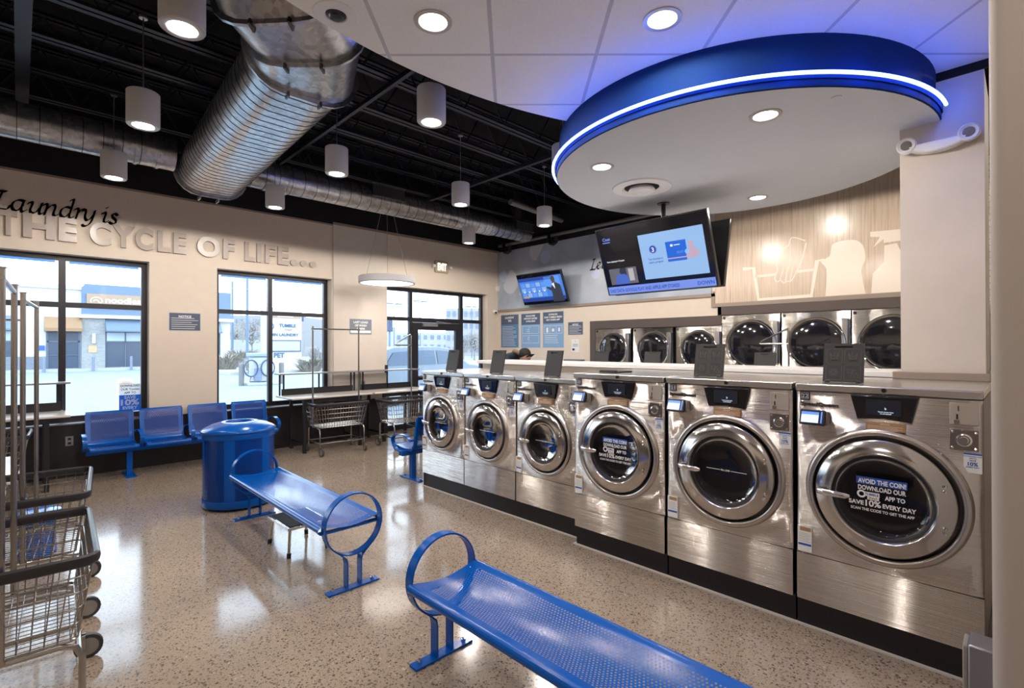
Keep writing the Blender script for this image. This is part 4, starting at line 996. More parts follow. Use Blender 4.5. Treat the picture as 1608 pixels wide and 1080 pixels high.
# ------------------------------------------------------------------ wire laundry cart
def make_cart(arm=False, color=WIRE):
    """origin on the floor at the centre; long axis x (.82), width y (.56)"""
    t = thing('laundry_cart', 'x', 'laundry cart', (0, 0, 0), 0, 'wire laundry carts')
    L, Wd, zt, zb = .41, .28, .74, .405
    def rect(z, l, w, r, n=5):
        o = []
        for (cx, cy, a0) in ((l - r, w - r, 0), (-l + r, w - r, 90), (-l + r, -w + r, 180), (l - r, -w + r, 270)):
            for i in range(n): a = R(a0 + 90 * i / (n - 1)); o.append((cx + r * math.cos(a), cy + r * math.sin(a), z))
        return o
    b = MB(); b.tube(rect(zt, L, Wd, .05), .015, 8, closed=True, flat=(1.6, .9)); b.build('bumper_rim', mat('dark grey bumper', (.025, .023, .026), .35), t)
    b = MB()
    lev = 5
    for i in range(1, lev + 1):
        f = i / lev; b.tube(rect(zt - (zt - zb) * f, L - .015 - .055 * f, Wd - .012 - .045 * f, .04), .0034 if i < lev else .006, 5, closed=True)
    nx, ny = 16, 10
    for i in range(nx + 1):
        x = -L + .03 + (2 * L - .06) * i / nx; xb = x * (L - .07) / L
        for s in (-1, 1): b.cyl((x, s * (Wd - .01), zt), (xb, s * (Wd - .058), zb), .0035, 4)
        b.cyl((xb, -(Wd - .058), zb), (xb, Wd - .058, zb), .0022, 4)
    for i in range(ny + 1):
        y = -Wd + .03 + (2 * Wd - .06) * i / ny; yb = y * (Wd - .058) / Wd
        for s in (-1, 1): b.cyl((s * (L - .01), y, zt), (s * (L - .07), yb, zb), .0022, 4)
        b.cyl((-(L - .07), yb, zb), (L - .07, yb, zb), .0022, 4)
    b.build('wire_basket', color, t)
    lx, ly = .34, .235
    for sx in (-1, 1):
        x_ = sx * lx
        b = MB(); b.tube([(x_, -ly, .15), (x_, -ly, .33), (x_, -ly + .02, .375), (x_, -ly + .07, .392), (x_, ly - .07, .392), (x_, ly - .02, .375), (x_, ly, .33), (x_, ly, .15)], .0125, 8); b.build('leg_hoop', color, t)
    b = MB()
    for sy in (-1, 1): b.cyl((-lx, sy * ly, .175), (lx, sy * ly, .175), .009, 6)
    for sx in (-1, 1): b.cyl((sx * lx, -ly, .175), (sx * lx, ly, .175), .009, 6)
    b.build('base_rail', color, t)
    for i, (sx, sy) in enumerate(((-1, -1), (1, -1), (1, 1), (-1, 1))):
        a = R((-80, -95, 70, 100)[i]); ca, sa = math.cos(a), math.sin(a); x, y = sx * lx, sy * ly; cx, cy = x + .042 * ca, y + .042 * sa
        b = MB(); b.cyl((x, y, .11), (x, y, .15), .016, 8)
        for s in (-1, 1): b.obox((x + .01 * ca - s * .017 * sa, y + .01 * sa + s * .017 * ca, .085), (.02 * ca, .02 * sa, 0), (-.002 * sa, .002 * ca, 0), (0, 0, .035))
        c = b.build('caster', color, t, smooth=None)
        b = MB(); b.cyl((cx + .012 * sa, cy - .012 * ca, .06), (cx - .012 * sa, cy + .012 * ca, .06), .06, 20); b.build('tyre', mat('dark tyre', (.05, .05, .055), .5), c)
        b = MB(); b.cyl((cx + .0135 * sa, cy - .0135 * ca, .06), (cx - .0135 * sa, cy + .0135 * ca, .06), .043, 16); b.build('wheel_hub', GREY, c)
    b = MB(); px = .10 if arm else .36
    if arm: b.tube([(px, 0, .40), (px, 0, 1.78), (px - .012, 0, 1.795), (px - .29, 0, 1.645), (px - .30, 0, 1.63), (px - .28, 0, 1.62), (px, 0, 1.62)], .0105, 8)
    else:
        for s in (-1, 1): b.tube([(s * px, 0, .40), (s * px, 0, 1.90)], .0125, 10)
        b.cyl((-px - .02, 0, 1.865), (px + .02, 0, 1.865), .0105, 8)
        for s in (-1, 1): b.cyl((s * px, 0, 1.90), (s * px, 0, 1.905), .016, 8)
    b.build('hanging_pole', WIRE, t)
    return t
ct = make_cart(); ct.location = (3.49, 7.42, 0); ct.rotation_euler = (0, 0, R(-3)); ct['label'] = 'chrome wire laundry cart with two poles in front of the folding table'
DK = mat('dark wire in shade', (.35, .34, .34), .3, 1.)
dup(ct, (-.032, 3.07, 0), R(87.5), 'chrome wire cart nearest the camera, cut off on its left')
dup(ct, (.05, 4.25, 0), R(84.6), 'chrome wire cart right behind the nearest one, beside its poles')
dup(ct, (-.33, 6.95, 0), R(-4), 'chrome wire cart before the left window table, mostly hidden by poles')
c2 = make_cart(True); c2.location = (4.50, 7.06, 0); c2.rotation_euler = (0, 0, R(-2)); c2['label'] = 'chrome wire cart with triangular hanger arm by the glass door'
c3 = dup(c2, (6.3, 2.0, 0), R(-80), 'chrome wire cart with hanger arm in the dryer aisle')
kill(HR)
b.b.free() if False else None

# ------------------------------------------------------------------ folding tables
def make_table(W=1.48):
    t = thing('folding_table', 'x', 'folding table', (0, 0, 0), 0, 'folding tables along the windows')
    D_ = .68; zt = .84
    b = MB(); b.box(0, W, -D_, 0, zt - .03, zt); b.build('table_top', TABLEW, t, bevel=.012, seg=3)
    b = MB(); b.box(.06, W - .06, -.10, -.075, zt - .03, zt + .10)
    b.build('back_rail', LTBL, t, smooth=None)
    for x in (.20, W - .20):
        for y in (-D_ + .06, -.10):
            b = MB(); b.box(x - .022, x + .022, y - .022, y + .022, 0, zt - .03); b.build('leg', LTBL, t, smooth=None)
    b = MB()
    for x in (.20, W - .20):
        b = MB(); b.box(x - .015, x + .015, -D_ + .08, -.12, .13, .16); b.build('stretcher', LTBL, t, smooth=None)
    b = MB(); b.box(.2, W - .2, -D_ + .05, -D_ + .07, zt - .09, zt - .03); b.build('apron', LTBL, t, smooth=None)
    for x in (.03, .09, W * .5, W - .09, W - .03):
        b = MB(); b.box(x - .011, x + .011, -.10, -.08, zt, 1.165); b.build('shelf_post', LTBL, t, smooth=None)
    b = MB(); b.box(-.02, W + .02, -.26, .0, 1.165, 1.185); b.build('upper_shelf', mat('grey edge laminate', (.22, .22, .23), .35), t, bevel=.004)
    return t
t1 = make_table(1.30); t1.location = (2.86, 8.19, 0); t1['label'] = 'folding table with upper shelf under the middle window'
t2 = make_table(1.14); t2.location = (4.20, 8.19, 0); t2['label'] = 'folding table with upper shelf between window and glass door'
t3 = dup(t1, (-.88, 8.19, 0)); t3['label'] = 'folding table with upper shelf under the left window'
dup(t1, (-2.22, 8.19, 0), label='folding table at the far left beyond the frame edge')
b = MB()
for x in (0,): b.box(-.75, 0.0, 0, 1.15, .58, .62)
WT = thing('low_white_table', 'low white laminate table behind the left carts', 'table', (-.03, 5.25, 0))
b.build('table_top', WHITEC, WT, bevel=.018, seg=4)
b = MB(); b.loft([[(-.68, .06, 0), (-.16, .06, 0), (-.16, 1.1, 0), (-.68, 1.1, 0)], [(-.72, .03, .3), (-.06, .03, .3), (-.06, 1.12, .3), (-.72, 1.12, .3)], [(-.72, .02, .58), (-.03, .02, .58), (-.03, 1.12, .58), (-.72, 1.12, .58)]]); b.build('pedestal', WHITEC, WT, bevel=.02)
BS = thing('blue_stool', 'small blue seat glimpsed through the left cart basket', 'stool', (.10, 5.35, 0))
b = MB(); b.lathe([(.0001, .34), (.13, .34), (.15, .33), (.15, .30)], seg=20); b.build('seat', BLUE, BS)
b = MB(); b.lathe([(.10, .30), (.12, .0)], seg=16, cap=True); b.build('base', BLUE, BS)

# ------------------------------------------------------------------ blue beam seating
def strap(mb, path, w, th, axis=Vector((1, 0, 0)), closed=False):
    """flat bar swept along path, its width along axis"""
    P = [Vector(p) for p in path]; n = len(P); rings = []
    for i in range(n):
        a = P[(i - 1) % n] if (closed or i) else P[0]; c = P[(i + 1) % n] if (closed or i < n - 1) else P[-1]
        t = (c - a).normalized(); nn = t.cross(axis).normalized() * th / 2; ww = axis * w / 2
        rings.append([P[i] + nn + ww, P[i] + nn - ww, P[i] - nn - ww, P[i] - nn + ww])
    mb.loft(rings, 0, True, not closed, closed)
def sheet(mb, prof, x0, x1, th=.003, m=0, nx=1):
    """sheet swept along x, profile in (y,z); uv in metres"""
    P = [Vector(p) for p in prof]; s = [0]
    for a, c in zip(P, P[1:]): s.append(s[-1] + (c - a).length)
    rings = [[(x0 + (x1 - x0) * j / nx, p.x, p.y) for j in range(nx + 1)] for p in P]
    mb.loft(rings, m, False, False, uv=lambda i, j: (x0 + (x1 - x0) * j / nx, s[min(i, len(s) - 1)]))
def make_beam(nseat, pitch=.545, w=.47, pedx=(.42, 1.7)):
    t = thing('beam_seating', 'x', 'waiting seats', (0, 0, 0))
    L = pitch * nseat
    b = MB(); b.box(-.02, L - .03, -.04, .04, .30, .36); b.build('beam', BLUE, t, bevel=.004)
    for px in pedx:
        b = MB(); b.box(px - .03, px + .03, -.03, .03, .01, .30); b.box(px - .055, px + .055, -.20, .20, 0, .012)
        for s in (-.17, .17): b.cyl((px, s, .012), (px, s, .022), .012, 8)
        b.build('pedestal', BLUE, t, bevel=.002)
    for k in range(nseat):
        x0 = k * pitch; x1 = x0 + w
        sp = [(-.255, .37), (-.262, .385), (-.255, .402), (-.235, .410), (-.15, .405), (.0, .39), (.12, .388), (.185, .40)]
        bp = [(.185, .40), (.215, .44), (.235, .52), (.262, .66), (.285, .76), (.292, .785), (.305, .79), (.315, .78)]
        for nm, pr in (('seat', sp), ('backrest', bp)):
            b = MB(); pin = pr
            sheet(b, pr, x0, x0 + .045); sheet(b, pr, x1 - .045, x1)
            n = len(pr)
            sheet(b, pr[:3] if nm == 'seat' else pr[:2], x0 + .045, x1 - .045); sheet(b, pr[-2:] if nm == 'seat' else pr[4:], x0 + .045, x1 - .045)
            mid = pr[2:-1] if nm == 'seat' else pr[1:5]
            sheet(b, mid, x0 + .045, x1 - .045, m=1)
            b.build(nm, [BLUE, BPERF2], t, smooth=60)
        for xx in (x0 + .0, x1 - .0):
            b = MB(); strap(b, [(xx, -.20, .385), (xx, .0, .37), (xx, .17, .385), (xx, .22, .45), (xx, .29, .77)], .012, .03)
            b.build('side_rail', BLUE, t, smooth=40)
    for k in range(nseat + 1):
        xx = k * pitch - (pitch - w) / 2
        b = MB(); pts = [(xx, .245, .52)] + [(xx, .02 - .10 * 0 + .21 * math.cos(R(a)) - .0, .47 + .085 * math.sin(R(a))) for a in range(20, 181, 20)] + [(xx, -.17, .42), (xx, -.10, .37), (xx, .0, .345)]
        strap(b, pts, .045, .008); b.build('armrest', BLUE, t, smooth=60)
    return t
bs = make_beam(4, pedx=(.40, 1.75)); bs.location = (.59, 7.86, 0); bs['label'] = 'row of four blue perforated seats on a beam below the windows'; bs['category'] = 'waiting seats'
bs2 = make_beam(2, pedx=(.89,)); bs2.location = (4.30, 5.20, 0); bs2.rotation_euler = (0, 0, PI); bs2['label'] = 'blue perforated seats facing the windows beyond the washer row end'
BSX = bs2

# ------------------------------------------------------------------ blue ring benches
def make_bench(Lb=1.95):
    t = thing('ring_bench', 'x', 'bench', (0, 0, 0), 0, 'blue ring end benches')
    hw = .205
    def prof():
        p = []
        # rolled edges and a dished middle, in (x,z)
        for i in range(9): a = R(250 - 200 * i / 8); p.append((-hw + .0 + .022 * math.cos(a), .415 + .022 * math.sin(a) + .0))
        n = 14
        for i in range(1, n): u = i / n; xx = -hw + .015 + (2 * hw - .03) * u; p.append((xx, .434 - .030 * math.sin(PI * u)))
        for i in range(9): a = R(130 - 200 * i / 8); p.append((hw + .022 * math.cos(a), .415 + .022 * math.sin(a)))
        return p
    P = prof(); s = [0]
    for a, c in zip(P, P[1:]): s.append(s[-1] + math.hypot(c[0] - a[0], c[1] - a[1]))
    y0, y1 = .02, Lb - .02
    b = MB()
    segs = [y0, y0 + .075, y1 - .075, y1]
    for k in range(3):
        for i in range(len(P) - 1):
            perf = k == 1 and 9 <= i <= len(P) - 11
            f = b.face([b.b.verts.new((P[i][0], segs[k], P[i][1])), b.b.verts.new((P[i + 1][0], segs[k], P[i + 1][1])), b.b.verts.new((P[i + 1][0], segs[k + 1], P[i + 1][1])), b.b.verts.new((P[i][0], segs[k + 1], P[i][1]))], 1 if perf else 0)
            for l, (ii, kk) in zip(f.loops, ((i, k), (i + 1, k), (i + 1, k + 1), (i, k + 1))): l[b.uv].uv = (segs[kk], s[ii])
    b.build('seat', [BLUE, BPERF], t, smooth=60)
    for ye, sgn in ((0, 1), (Lb, -1)):
        b = MB(); pts = [(.20 * math.cos(R(a)), ye, .425 + .20 * math.sin(R(a))) for a in range(0, 360, 8)]
        strap(b, pts, .055, .009, Vector((0, 1, 0)), True); b.build('ring_arm', BLUE, t, smooth=60)
        b = MB(); strap(b, [(-hw - .01, ye + sgn * .04, .395), (-.12, ye + sgn * .04, .392), (.12, ye + sgn * .04, .392), (hw + .01, ye + sgn * .04, .395)], .05, .008, Vector((0, 1, 0))); b.build('seat_bracket', BLUE, t)
        for sx in (-1, 1):
            b = MB(); strap(b, [(sx * .125, ye, .270), (sx * .085, ye, .235), (sx * .055, ye, .205), (sx * .048, ye, .17), (sx * .048, ye, .012)], .055, .009, Vector((0, 1, 0))); b.build('post', BLUE, t, smooth=60)
        b = MB(); b.box(-.18, .18, ye - .032, ye + .032, 0, .012); bp = b.build('base_plate', BLUE, t, bevel=.002)
        b = MB()
        for sx in (-1, 1): b.cyl((sx * .14, ye, .012), (sx * .14, ye, .024), .013, 6); b.cyl((sx * .14, ye, .024), (sx * .14, ye, .036), .007, 8)
        b.build('anchor_bolt', CHROME, bp)
    b = MB()
    for ye in (.055, Lb - .055):
        for sx in (-.15, 0, .15): b.sphere((sx, ye, .412 + .0), .006, 8, sc=(1, 1, .5)) if sx == 0 else b.sphere((sx, ye, .423), .006, 8, sc=(1, 1, .5))
    b.build('seat_rivet', CHROME, t)
    return t
bn = make_bench(); bn.location = (1.59, 3.14, 0); bn['label'] = 'blue perforated bench with ring ends standing beside the trash can'
dup(bn, (1.575, .18, 0), 0, 'nearest blue perforated bench, cut off by the bottom edge')
# ------------------------------------------------------------------ trash can
TC = thing('trash_can', 'round blue perforated trash can with domed lid', 'trash can', (1.62, 5.66, 0))
b = MB(); RR = .325; n = 64
b.lathe([(RR, .07), (RR, .70)], seg=n, uv=lambda i, j: (2 * PI * RR * j / n, .07 + .63 * i)); 
for f in b.b.faces:
    a = math.degrees(math.atan2(f.calc_center_median().y, f.calc_center_median().x)) % 60
    f.material_index = 1 if 8 < a < 52 else 0
b.build('body_panel', [BLUE, BPERF2], TC, smooth=60, recalc=True)
for z0, z1 in ((.025, .10), (.69, .75)):
    b = MB(); b.lathe([(RR + .004, z0), (RR + .008, z0 + .01), (RR + .008, z1 - .01), (RR + .004, z1)], seg=64); b.build('band', BLUE, TC, smooth=60)
b = MB(); b.lathe([(.0001, .02), (RR - .02, .02), (RR + .002, .028)], seg=48); b.build('base', BLUE, TC)
b = MB(); b.lathe([(RR - .03, .05), (RR - .03, .74), (.14, .745)], seg=48); b.build('liner', mat('black liner', (.01, .01, .012), .5), TC, smooth=60)
b = MB(); b.lathe([(RR + .012, .745), (RR + .020, .752), (RR + .020, .765), (RR - .01, .785), (RR - .07, .815), (.17, .838), (.135, .84), (.125, .832), (.125, .79)], seg=64); b.build('lid', BLUE, TC, smooth=60)
# step stool
SS = thing('step_stool', 'chrome step stool with black rubber feet under the bench', 'stool', (1.46, 3.905, 0))
b = MB(); b.box(-.01, .31, -.01, .42, .205, .225, 0); b.box(.01, .29, .01, .40, .225, .23, 1); b.build('step_top', [CHROME, RUBBER], SS, bevel=.006)
for x, y in ((0, 0), (.30, 0), (.30, .41), (0, .41)):
    b = MB(); b.tube([(x, y, .02), (x + (.02 if x < .1 else -.02), y + (.03 if y < .1 else -.03), .215)], .011, 10); l_ = b.build('leg', CHROME, SS)
    b = MB(); b.cyl((x, y, 0), (x + (.003 if x < .1 else -.003), y + (.004 if y < .1 else -.004), .035), .016, 12); b.build('rubber_foot', RUBBER, l_)

# ------------------------------------------------------------------ screens
def make_tv(top, bot, y0, y1, cab=True):
    """screen plane from two x,z pairs, spanning y0 (left edge, larger) .. y1"""
    a = Vector((top[0], y0, top[1])); d = Vector((bot[0], y0, bot[1])); c = Vector((top[0], y1, top[1]))
    U = (c - a); V = (d - a); N = V.cross(U).normalized()
    if N.x > 0: N = -N
    return a, U, V, N
def tvquad(mb, fr, u0, v0, u1, v1, o, m=0):
    a, U, V, N = fr
    mb.poly([a + U * u0 + V * v0 + N * o, a + U * u1 + V * v0 + N * o, a + U * u1 + V * v1 + N * o, a + U * u0 + V * v1 + N * o], m)
def tvtext(mb, fr, s, u, v, h, o=.003, m=0, al='c', bold=.02, fit=None):
    a, U, V, N = fr; W = U.length; Hh = V.length
    V_, F = font_geo(s, bold, 0, 2); x0 = min(q.x for q in V_); x1 = max(q.x for q in V_)
    sx = (fit * W) / ((x1 - x0) * h) if fit else 1
    off = {'c': -(x0 + x1) / 2, 'l': -x0}[al]
    A = [mb.b.verts.new(a + U * u + U.normalized() * (q.x + off) * h * sx + V * v - V.normalized() * q.y * h + N * o) for q in V_]
    for f in F: mb.face([A[i] for i in f], m)
def tvbody(fr, t, th=.045):
    a, U, V, N = fr; c = a + U / 2 + V / 2
    b = MB(); b.obox(c - N * th / 2, U * .5, V * .5, N * th / 2); b.build('casing', BLACK, t, bevel=.004)
    b = MB(); tvquad(b, fr, .01, .015, .99, .985, .0012); return b.build('screen', DGLOSS, t, smooth=None, recalc=False)
E_ = lambda n, c, s=1.: mat(n, tuple(v * .3 for v in c), .4, emit=c, es=s * .62)
EL, EB_, EW, ED, EP = E_('tv pale blue', (.25, .43, .72), .95), E_('tv strong blue', (.01, .12, .62), .9), E_('tv white', (.8, .85, .95), .9), E_('tv dark navy', (.02, .03, .06), .8), E_('tv periwinkle', (.16, .26, .75), .9)
EK = E_('tv blue ink', (.03, .08, .45), .8); ESK = E_('tv skin', (.62, .45, .62), .6); EG = E_('tv grey', (.12, .12, .15), .8)
T1 = thing('large_screen', 'large tilted screen hung from the white disc, showing a blue step card', 'television')
fr = make_tv((4.25, 2.79), (4.50, 2.135), 3.11, 1.925); tvbody(fr, T1)
b = MB(); tvquad(b, fr, .40, .18, .95, .81, .002, 0)
tvquad(b, fr, .015, .87, .985, .985, .002, 4)
tvquad(b, fr, .63, .33, .80, .60, .003, 1); tvquad(b, fr, .62, .55, .82, .565, .0035, 5)
a, U, V, N = fr
def disc_(mb, u, v, r, o, m, n=20, sy=1.):
    mb.poly([a + U * u + V * v + (U.normalized() * math.cos(2 * PI * i / n) + V.normalized() * sy * math.sin(2 * PI * i / n)) * r + N * o for i in range(n)], m)
disc_(b, .515, .40, .038, .003, 3); tvtext(b, fr, '3', .515, .435, .062, .0036, 2)
tvtext(b, fr, 'Turn the knob to', .525, .545, .026, .003, 6, fit=.13); tvtext(b, fr, 'select a program', .525, .59, .026, .003, 6, fit=.13)
disc_(b, .80, .49, .022, .0042, 0); disc_(b, .85, .52, .055, .0038, 5, sy=.8); tvquad(b, fr, .82, .36, .86, .5, .0037, 5)
for i in range(4): tvquad(b, fr, .79 + i * .02, .47, .80 + i * .02, .60 - .015 * i, .0041, 5)
tvtext(b, fr, 'E5:07', .745, .50, .03, .0038, 4); tvquad(b, fr, .67, .37, .69, .40, .0037, 2); tvquad(b, fr, .70, .38, .75, .39, .0037, 2)
tvtext(b, fr, 'OAD DATA GOOGLE PLAY AND APPLE APP STORES!', .03, .955, .048, .003, 6, 'l', .03, fit=.66)
tvtext(b, fr, 'DOWN', .84, .955, .048, .003, 6, 'l', .03)
tvtext(b, fr, 'Now playing in iCrypto', .06, .50, .022, .003, 2, 'l'); tvtext(b, fr, 'Cnet', .06, .18, .045, .003, 4, 'l'); tvquad(b, fr, .055, .2, .13, .212, .003, 4)
b.build('screen_picture', [EL, EB_, EW, EK, EP, ESK, EK], T1, smooth=None, recalc=False)
b = MB(); tvquad(b, fr, .06, .60, .33, .84, .002, 0); tvquad(b, fr, .17, .60, .23, .84, .0024, 2); tvquad(b, fr, .25, .62, .30, .80, .0024, 3)
b.poly([a + U * u + V * v + N * .003 for u, v in ((.11, .84), (.12, .72), (.15, .69), (.21, .69), (.24, .73), (.25, .84))], 1); disc_(b, .18, .655, .02, .003, 2)
b.build('inset_picture', [EG, E_('tv royal blue', (.05, .12, .5), .9), ED, mat('tv mid grey', (.2, .2, .2), .4, emit=(.2, .2, .22), es=.8)], T1, smooth=None, recalc=False)
b = MB(); b.cyl((4.52, 2.48, 2.5), (4.52, 2.48, 3.0), .022, 12); b.cyl((4.52, 2.48, 2.99), (4.52, 2.48, 3.0), .06, 16); b.box(4.42, 4.62, 2.36, 2.60, 2.40, 2.55); b.build('mounting_pole', BLACK, T1)
T1b = thing('rear_facing_screen', 'black back of the second screen sharing the ceiling pole', 'television')
fr2 = make_tv((4.78, 2.79), (4.62, 2.15), 3.11, 1.925); a2, U2, V2, N2 = fr2
b = MB(); b.obox(a2 + U2 / 2 + V2 / 2, U2 * .5, V2 * .5, N2 * .022); b.build('casing', BLACK, T1b, bevel=.004)
b = MB(); b.obox(a2 + U2 / 2 + V2 * .5 - N2 * .023, U2 * .48, V2 * .48, N2 * .001); b.build('screen', DGLOSS, T1b, smooth=None)
T2 = thing('weather_screen', 'small tilted screen showing a presenter beside a blue weather board', 'television')
fr = make_tv((7.20, 3.03), (7.45, 2.44), 7.227, 6.055); tvbody(fr, T2); a, U, V, N = fr
b = MB(); tvquad(b, fr, .015, .13, .98, .90, .002, 0); tvquad(b, fr, .015, .13, .75, .24, .003, 1); tvquad(b, fr, .60, .16, .93, .50, .003, 4)
for i in range(5):
    for j in range(3): tvquad(b, fr, .05 + i * .115, .30 + j * .16, .145 + i * .115, .43 + j * .16, .003, 3 if (i + j) % 2 else 4)
    disc_(b, .10 + i * .115, .58, .018, .004, 2, 10)
tvquad(b, fr, .015, .78, .98, .90, .003, 1); tvquad(b, fr, .05, .72, .18, .78, .0035, 5)
b.build('screen_picture', [E_('weather blue', (.06, .20, .70), .9), E_('weather navy', (.015, .05, .30), .9), EW, EL, E_('weather mid', (.10, .30, .85), .9), E_('weather orange', (.7, .45, .25), .6)], T2, smooth=None, recalc=False)
b = MB(); b.poly([a + U * u + V * v + N * .005 for u, v in ((.70, .95), (.715, .62), (.62, .50), (.63, .46), (.72, .50), (.76, .38), (.84, .36), (.92, .44), (.935, .95))], 0)
disc_(b, .79, .24, .05, .0055, 1, 18, 1.25); tvquad(b, fr, .765, .28, .825, .40, .0052, 1); b.poly([a + U * u + V * v + N * .006 for u, v in ((.745, .40), (.80, .36), (.80, .56))], 2)
b.build('presenter_picture', [E_('suit grey', (.035, .04, .06), .8), E_('dark face', (.09, .05, .05), .8), EW], T2, smooth=None, recalc=False)
b = MB(); b.tube([(7.34, 6.64, 2.74), (7.55, 6.64, 2.74)], .03, 8); b.box(7.55, 7.67, 6.5, 6.78, 2.6, 2.88); b.build('wall_bracket', BLACK, T2)

# ------------------------------------------------------------------ signs
def poster(name, label, cat, loc, rz, w, h, back, title, lines, mt=WTXT, head=None, hh=.3, tsize=.05, foot=None, group=None):
    t = thing(name, label, cat, loc, rz, group)
    b = MB(); b.box(0, w, -.004, 0, 0, h, 1); b.box(.008, w - .008, -.0048, -.004, .008, h - .008, 0); b.build('board', [back, mat('silver edge', (.45, .50, .58), .4)], t, smooth=None)
    if head: b = MB(); b.box(.012, w - .012, -.0054, -.0048, h * (1 - hh), h - .012); b.build('heading_band', head, t, smooth=None)
    b = MB()
    for i, s in enumerate(title): b.text(s, w / 2, h - .02 - tsize * (i + 1) * 1.15, -.006, tsize, bold=.035, fit=None if len(s) < 8 else min(w * .86, tsize * .62 * len(s)))
    for (x0, x1, z, th) in lines: b.box(x0, x1, -.006, -.0055, z, z + th)
    b.build('sign_lettering', mt, t, smooth=None)
    return t
def tl(w, z0, z1, n, mrg=.04, th=.006, seed=1):
    rr = random.Random(seed); o = []
    for i in range(n):
        z = z0 + (z1 - z0) * i / max(1, n - 1); o.append((mrg, w - mrg - rr.random() * w * .25, z, th))
    return o
def frame_lines(x0, x1, z0, z1, t=.005): return [(x0, x1, z0, t), (x0, x1, z1 - t, t), (x0, x0 + t, z0, z1 - z0), (x1 - t, x1, z0, z1 - z0)]
XP = XW
poster('wall_poster', 'dark slate poster headed LAUNDRY TIPS beside the wall corner', 'poster', (XP, 8.19, 1.565), DW, .56, .73, POSTM, ['LAUNDRY', 'TIPS'], tl(.56, .05, .46, 13, .05, .007, 3), head=POSTD, hh=.30, tsize=.062, group='blue posters by the wall corner')
poster('wall_poster', 'middle blue poster about franchise opportunities', 'poster', (XP, 7.56, 1.565), DW, .56, .73, POSTB, ['FRANCHISE', 'OPPORTUNITIES', 'AVAILABLE'], frame_lines(.04, .52, .10, .26) + frame_lines(.04, .52, .30, .46) + [(.22, .225, .11, .14), (.22, .225, .31, .14)] + tl(.56, .14, .22, 3, .26, .006, 1) + tl(.56, .34, .42, 3, .26, .006, 2), head=POSTD, hh=.33, tsize=.048, group='blue posters by the wall corner')
poster('wall_poster', 'right hand blue poster headed DOWNLOAD with three small pictures', 'poster', (XP, 6.935, 1.565), DW, .56, .735, POSTB, ['DOWNLOAD', 'OUR TUMBLE FRESH', 'PAY WASH APP'], frame_lines(.04, .52, .29, .45) + [(.2, .204, .3, .14), (.36, .364, .3, .14), (.10, .15, .31, .1), (.25, .31, .33, .06), (.42, .46, .33, .07)] + tl(.56, .10, .25, 5, .05, .007, 5), head=POSTD, hh=.33, tsize=.048, group='blue posters by the wall corner')
NL = lambda w, h, s: tl(w, .03, h * .68, 6, .03, .006, s)
poster('notice_sign', 'small slate NOTICE sign beside the blue posters', 'sign', (XP, 6.27, 1.815), DW, .37, .255, POSTD, ['NOTICE'], NL(.37, .255, 8), tsize=.04, group='slate notice signs')
poster('paper_notice', 'white paper notice taped below the small slate sign', 'sign', (XP, 6.185, 1.49), DW, .19, .25, STW, [''], [], tsize=.02) if False else None
PN = thing('paper_notice', 'white paper notice taped below the small slate sign', 'sign', (XP, 6.185, 1.485), DW)
b = MB(); b.box(0, .19, -.003, 0, 0, .25); b.build('sheet', STW, PN, smooth=None)
b = MB(); b.text('i', .095, .19, -.004, .05); 
for i in range(3): b.box(.03, .16, -.004, -.0032, .15 - i * .02, .156 - i * .02)
b.box(.02, .08, -.004, -.0032, .03, .07); b.build('print', INK, PN, smooth=None)
poster('notice_sign', 'slate NOTICE sign between the left and middle windows', 'sign', (1.475, YW, 1.825), 0, .385, .255, POSTD, ['NOTICE'], NL(.385, .255, 9), tsize=.042, group='slate notice signs')
poster('hours_sign', 'grey sign about the last load of wash above the folding table', 'sign', (4.11, YW - .03, 1.81), 0, .43, .28, mat('grey blue board', (.20, .22, .27), .5), ['LAST LOAD', 'OF WASH', '8:30PM'], [(.02, .41, .03, .045)], tsize=.05)
# exit sign
EX = thing('exit_sign', 'small illuminated EXIT sign with twin lamps above the entrance', 'exit sign', (6.09, YW, 3.20))
b = MB(); b.box(-.16, .16, -.05, 0, -.115, .115); b.build('housing', mat('tan exit box', (.52, .42, .33), .5), EX, bevel=.01)
b = MB(); b.text('EXIT', 0, -.065, -.052, .19, bold=.04, fit=.22); b.build('exit_lettering', mat('warm lit letters', (1, .8, .6), .5, emit=(1, .78, .55), es=1.6), EX, smooth=None)
for s in (-1, 1):
    b = MB(); b.lathe([(.0001, -.05), (.03, -.045), (.04, 0), (.02, .02), (.0001, .02)], (s * .21, -.04, .0), 'y', 14); b.build('lamp_head', WHITE, EX)
# wall gadgets
SN = thing('motion_sensor', 'small white alarm sensor high in the wall corner', 'sensor', (7.64, YW, 2.88)); b = MB(); b.box(-.035, .035, -.05, 0, -.06, .06); b.build('case', WHITE, SN, bevel=.01)
CM = thing('security_camera', 'small white security camera on the wall near the corner', 'security camera', (7.53, YW, 2.37))
b = MB(); b.cyl((0, 0, 0), (0, -.05, 0), .035, 16); b.sphere((0, -.08, -.02), .045, 14); b.build('body', WHITE, CM)
b = MB(); b.sphere((-.02, -.105, -.03), .026, 12); b.build('lens', BLACK, CM)
def outlet(loc, lb, m=None):
    t = thing('wall_outlet', lb, 'outlet', loc, 0, 'wall outlets'); b = MB(); b.box(-.038, .038, -.006, 0, -.058, .058); b.build('cover_plate', m or ALU, t, bevel=.002)
    b = MB()
    for z in (-.026, .026): b.box(-.016, .016, -.0075, -.006, z - .014, z + .014)
    b.build('socket', BLACK, t, smooth=None)
outlet((.445, YW - .035, .445), 'metal wall outlet low on the dark wainscot left of the seats')
outlet((4.37, YW - .03, .93), 'metal wall outlet above the folding table top')
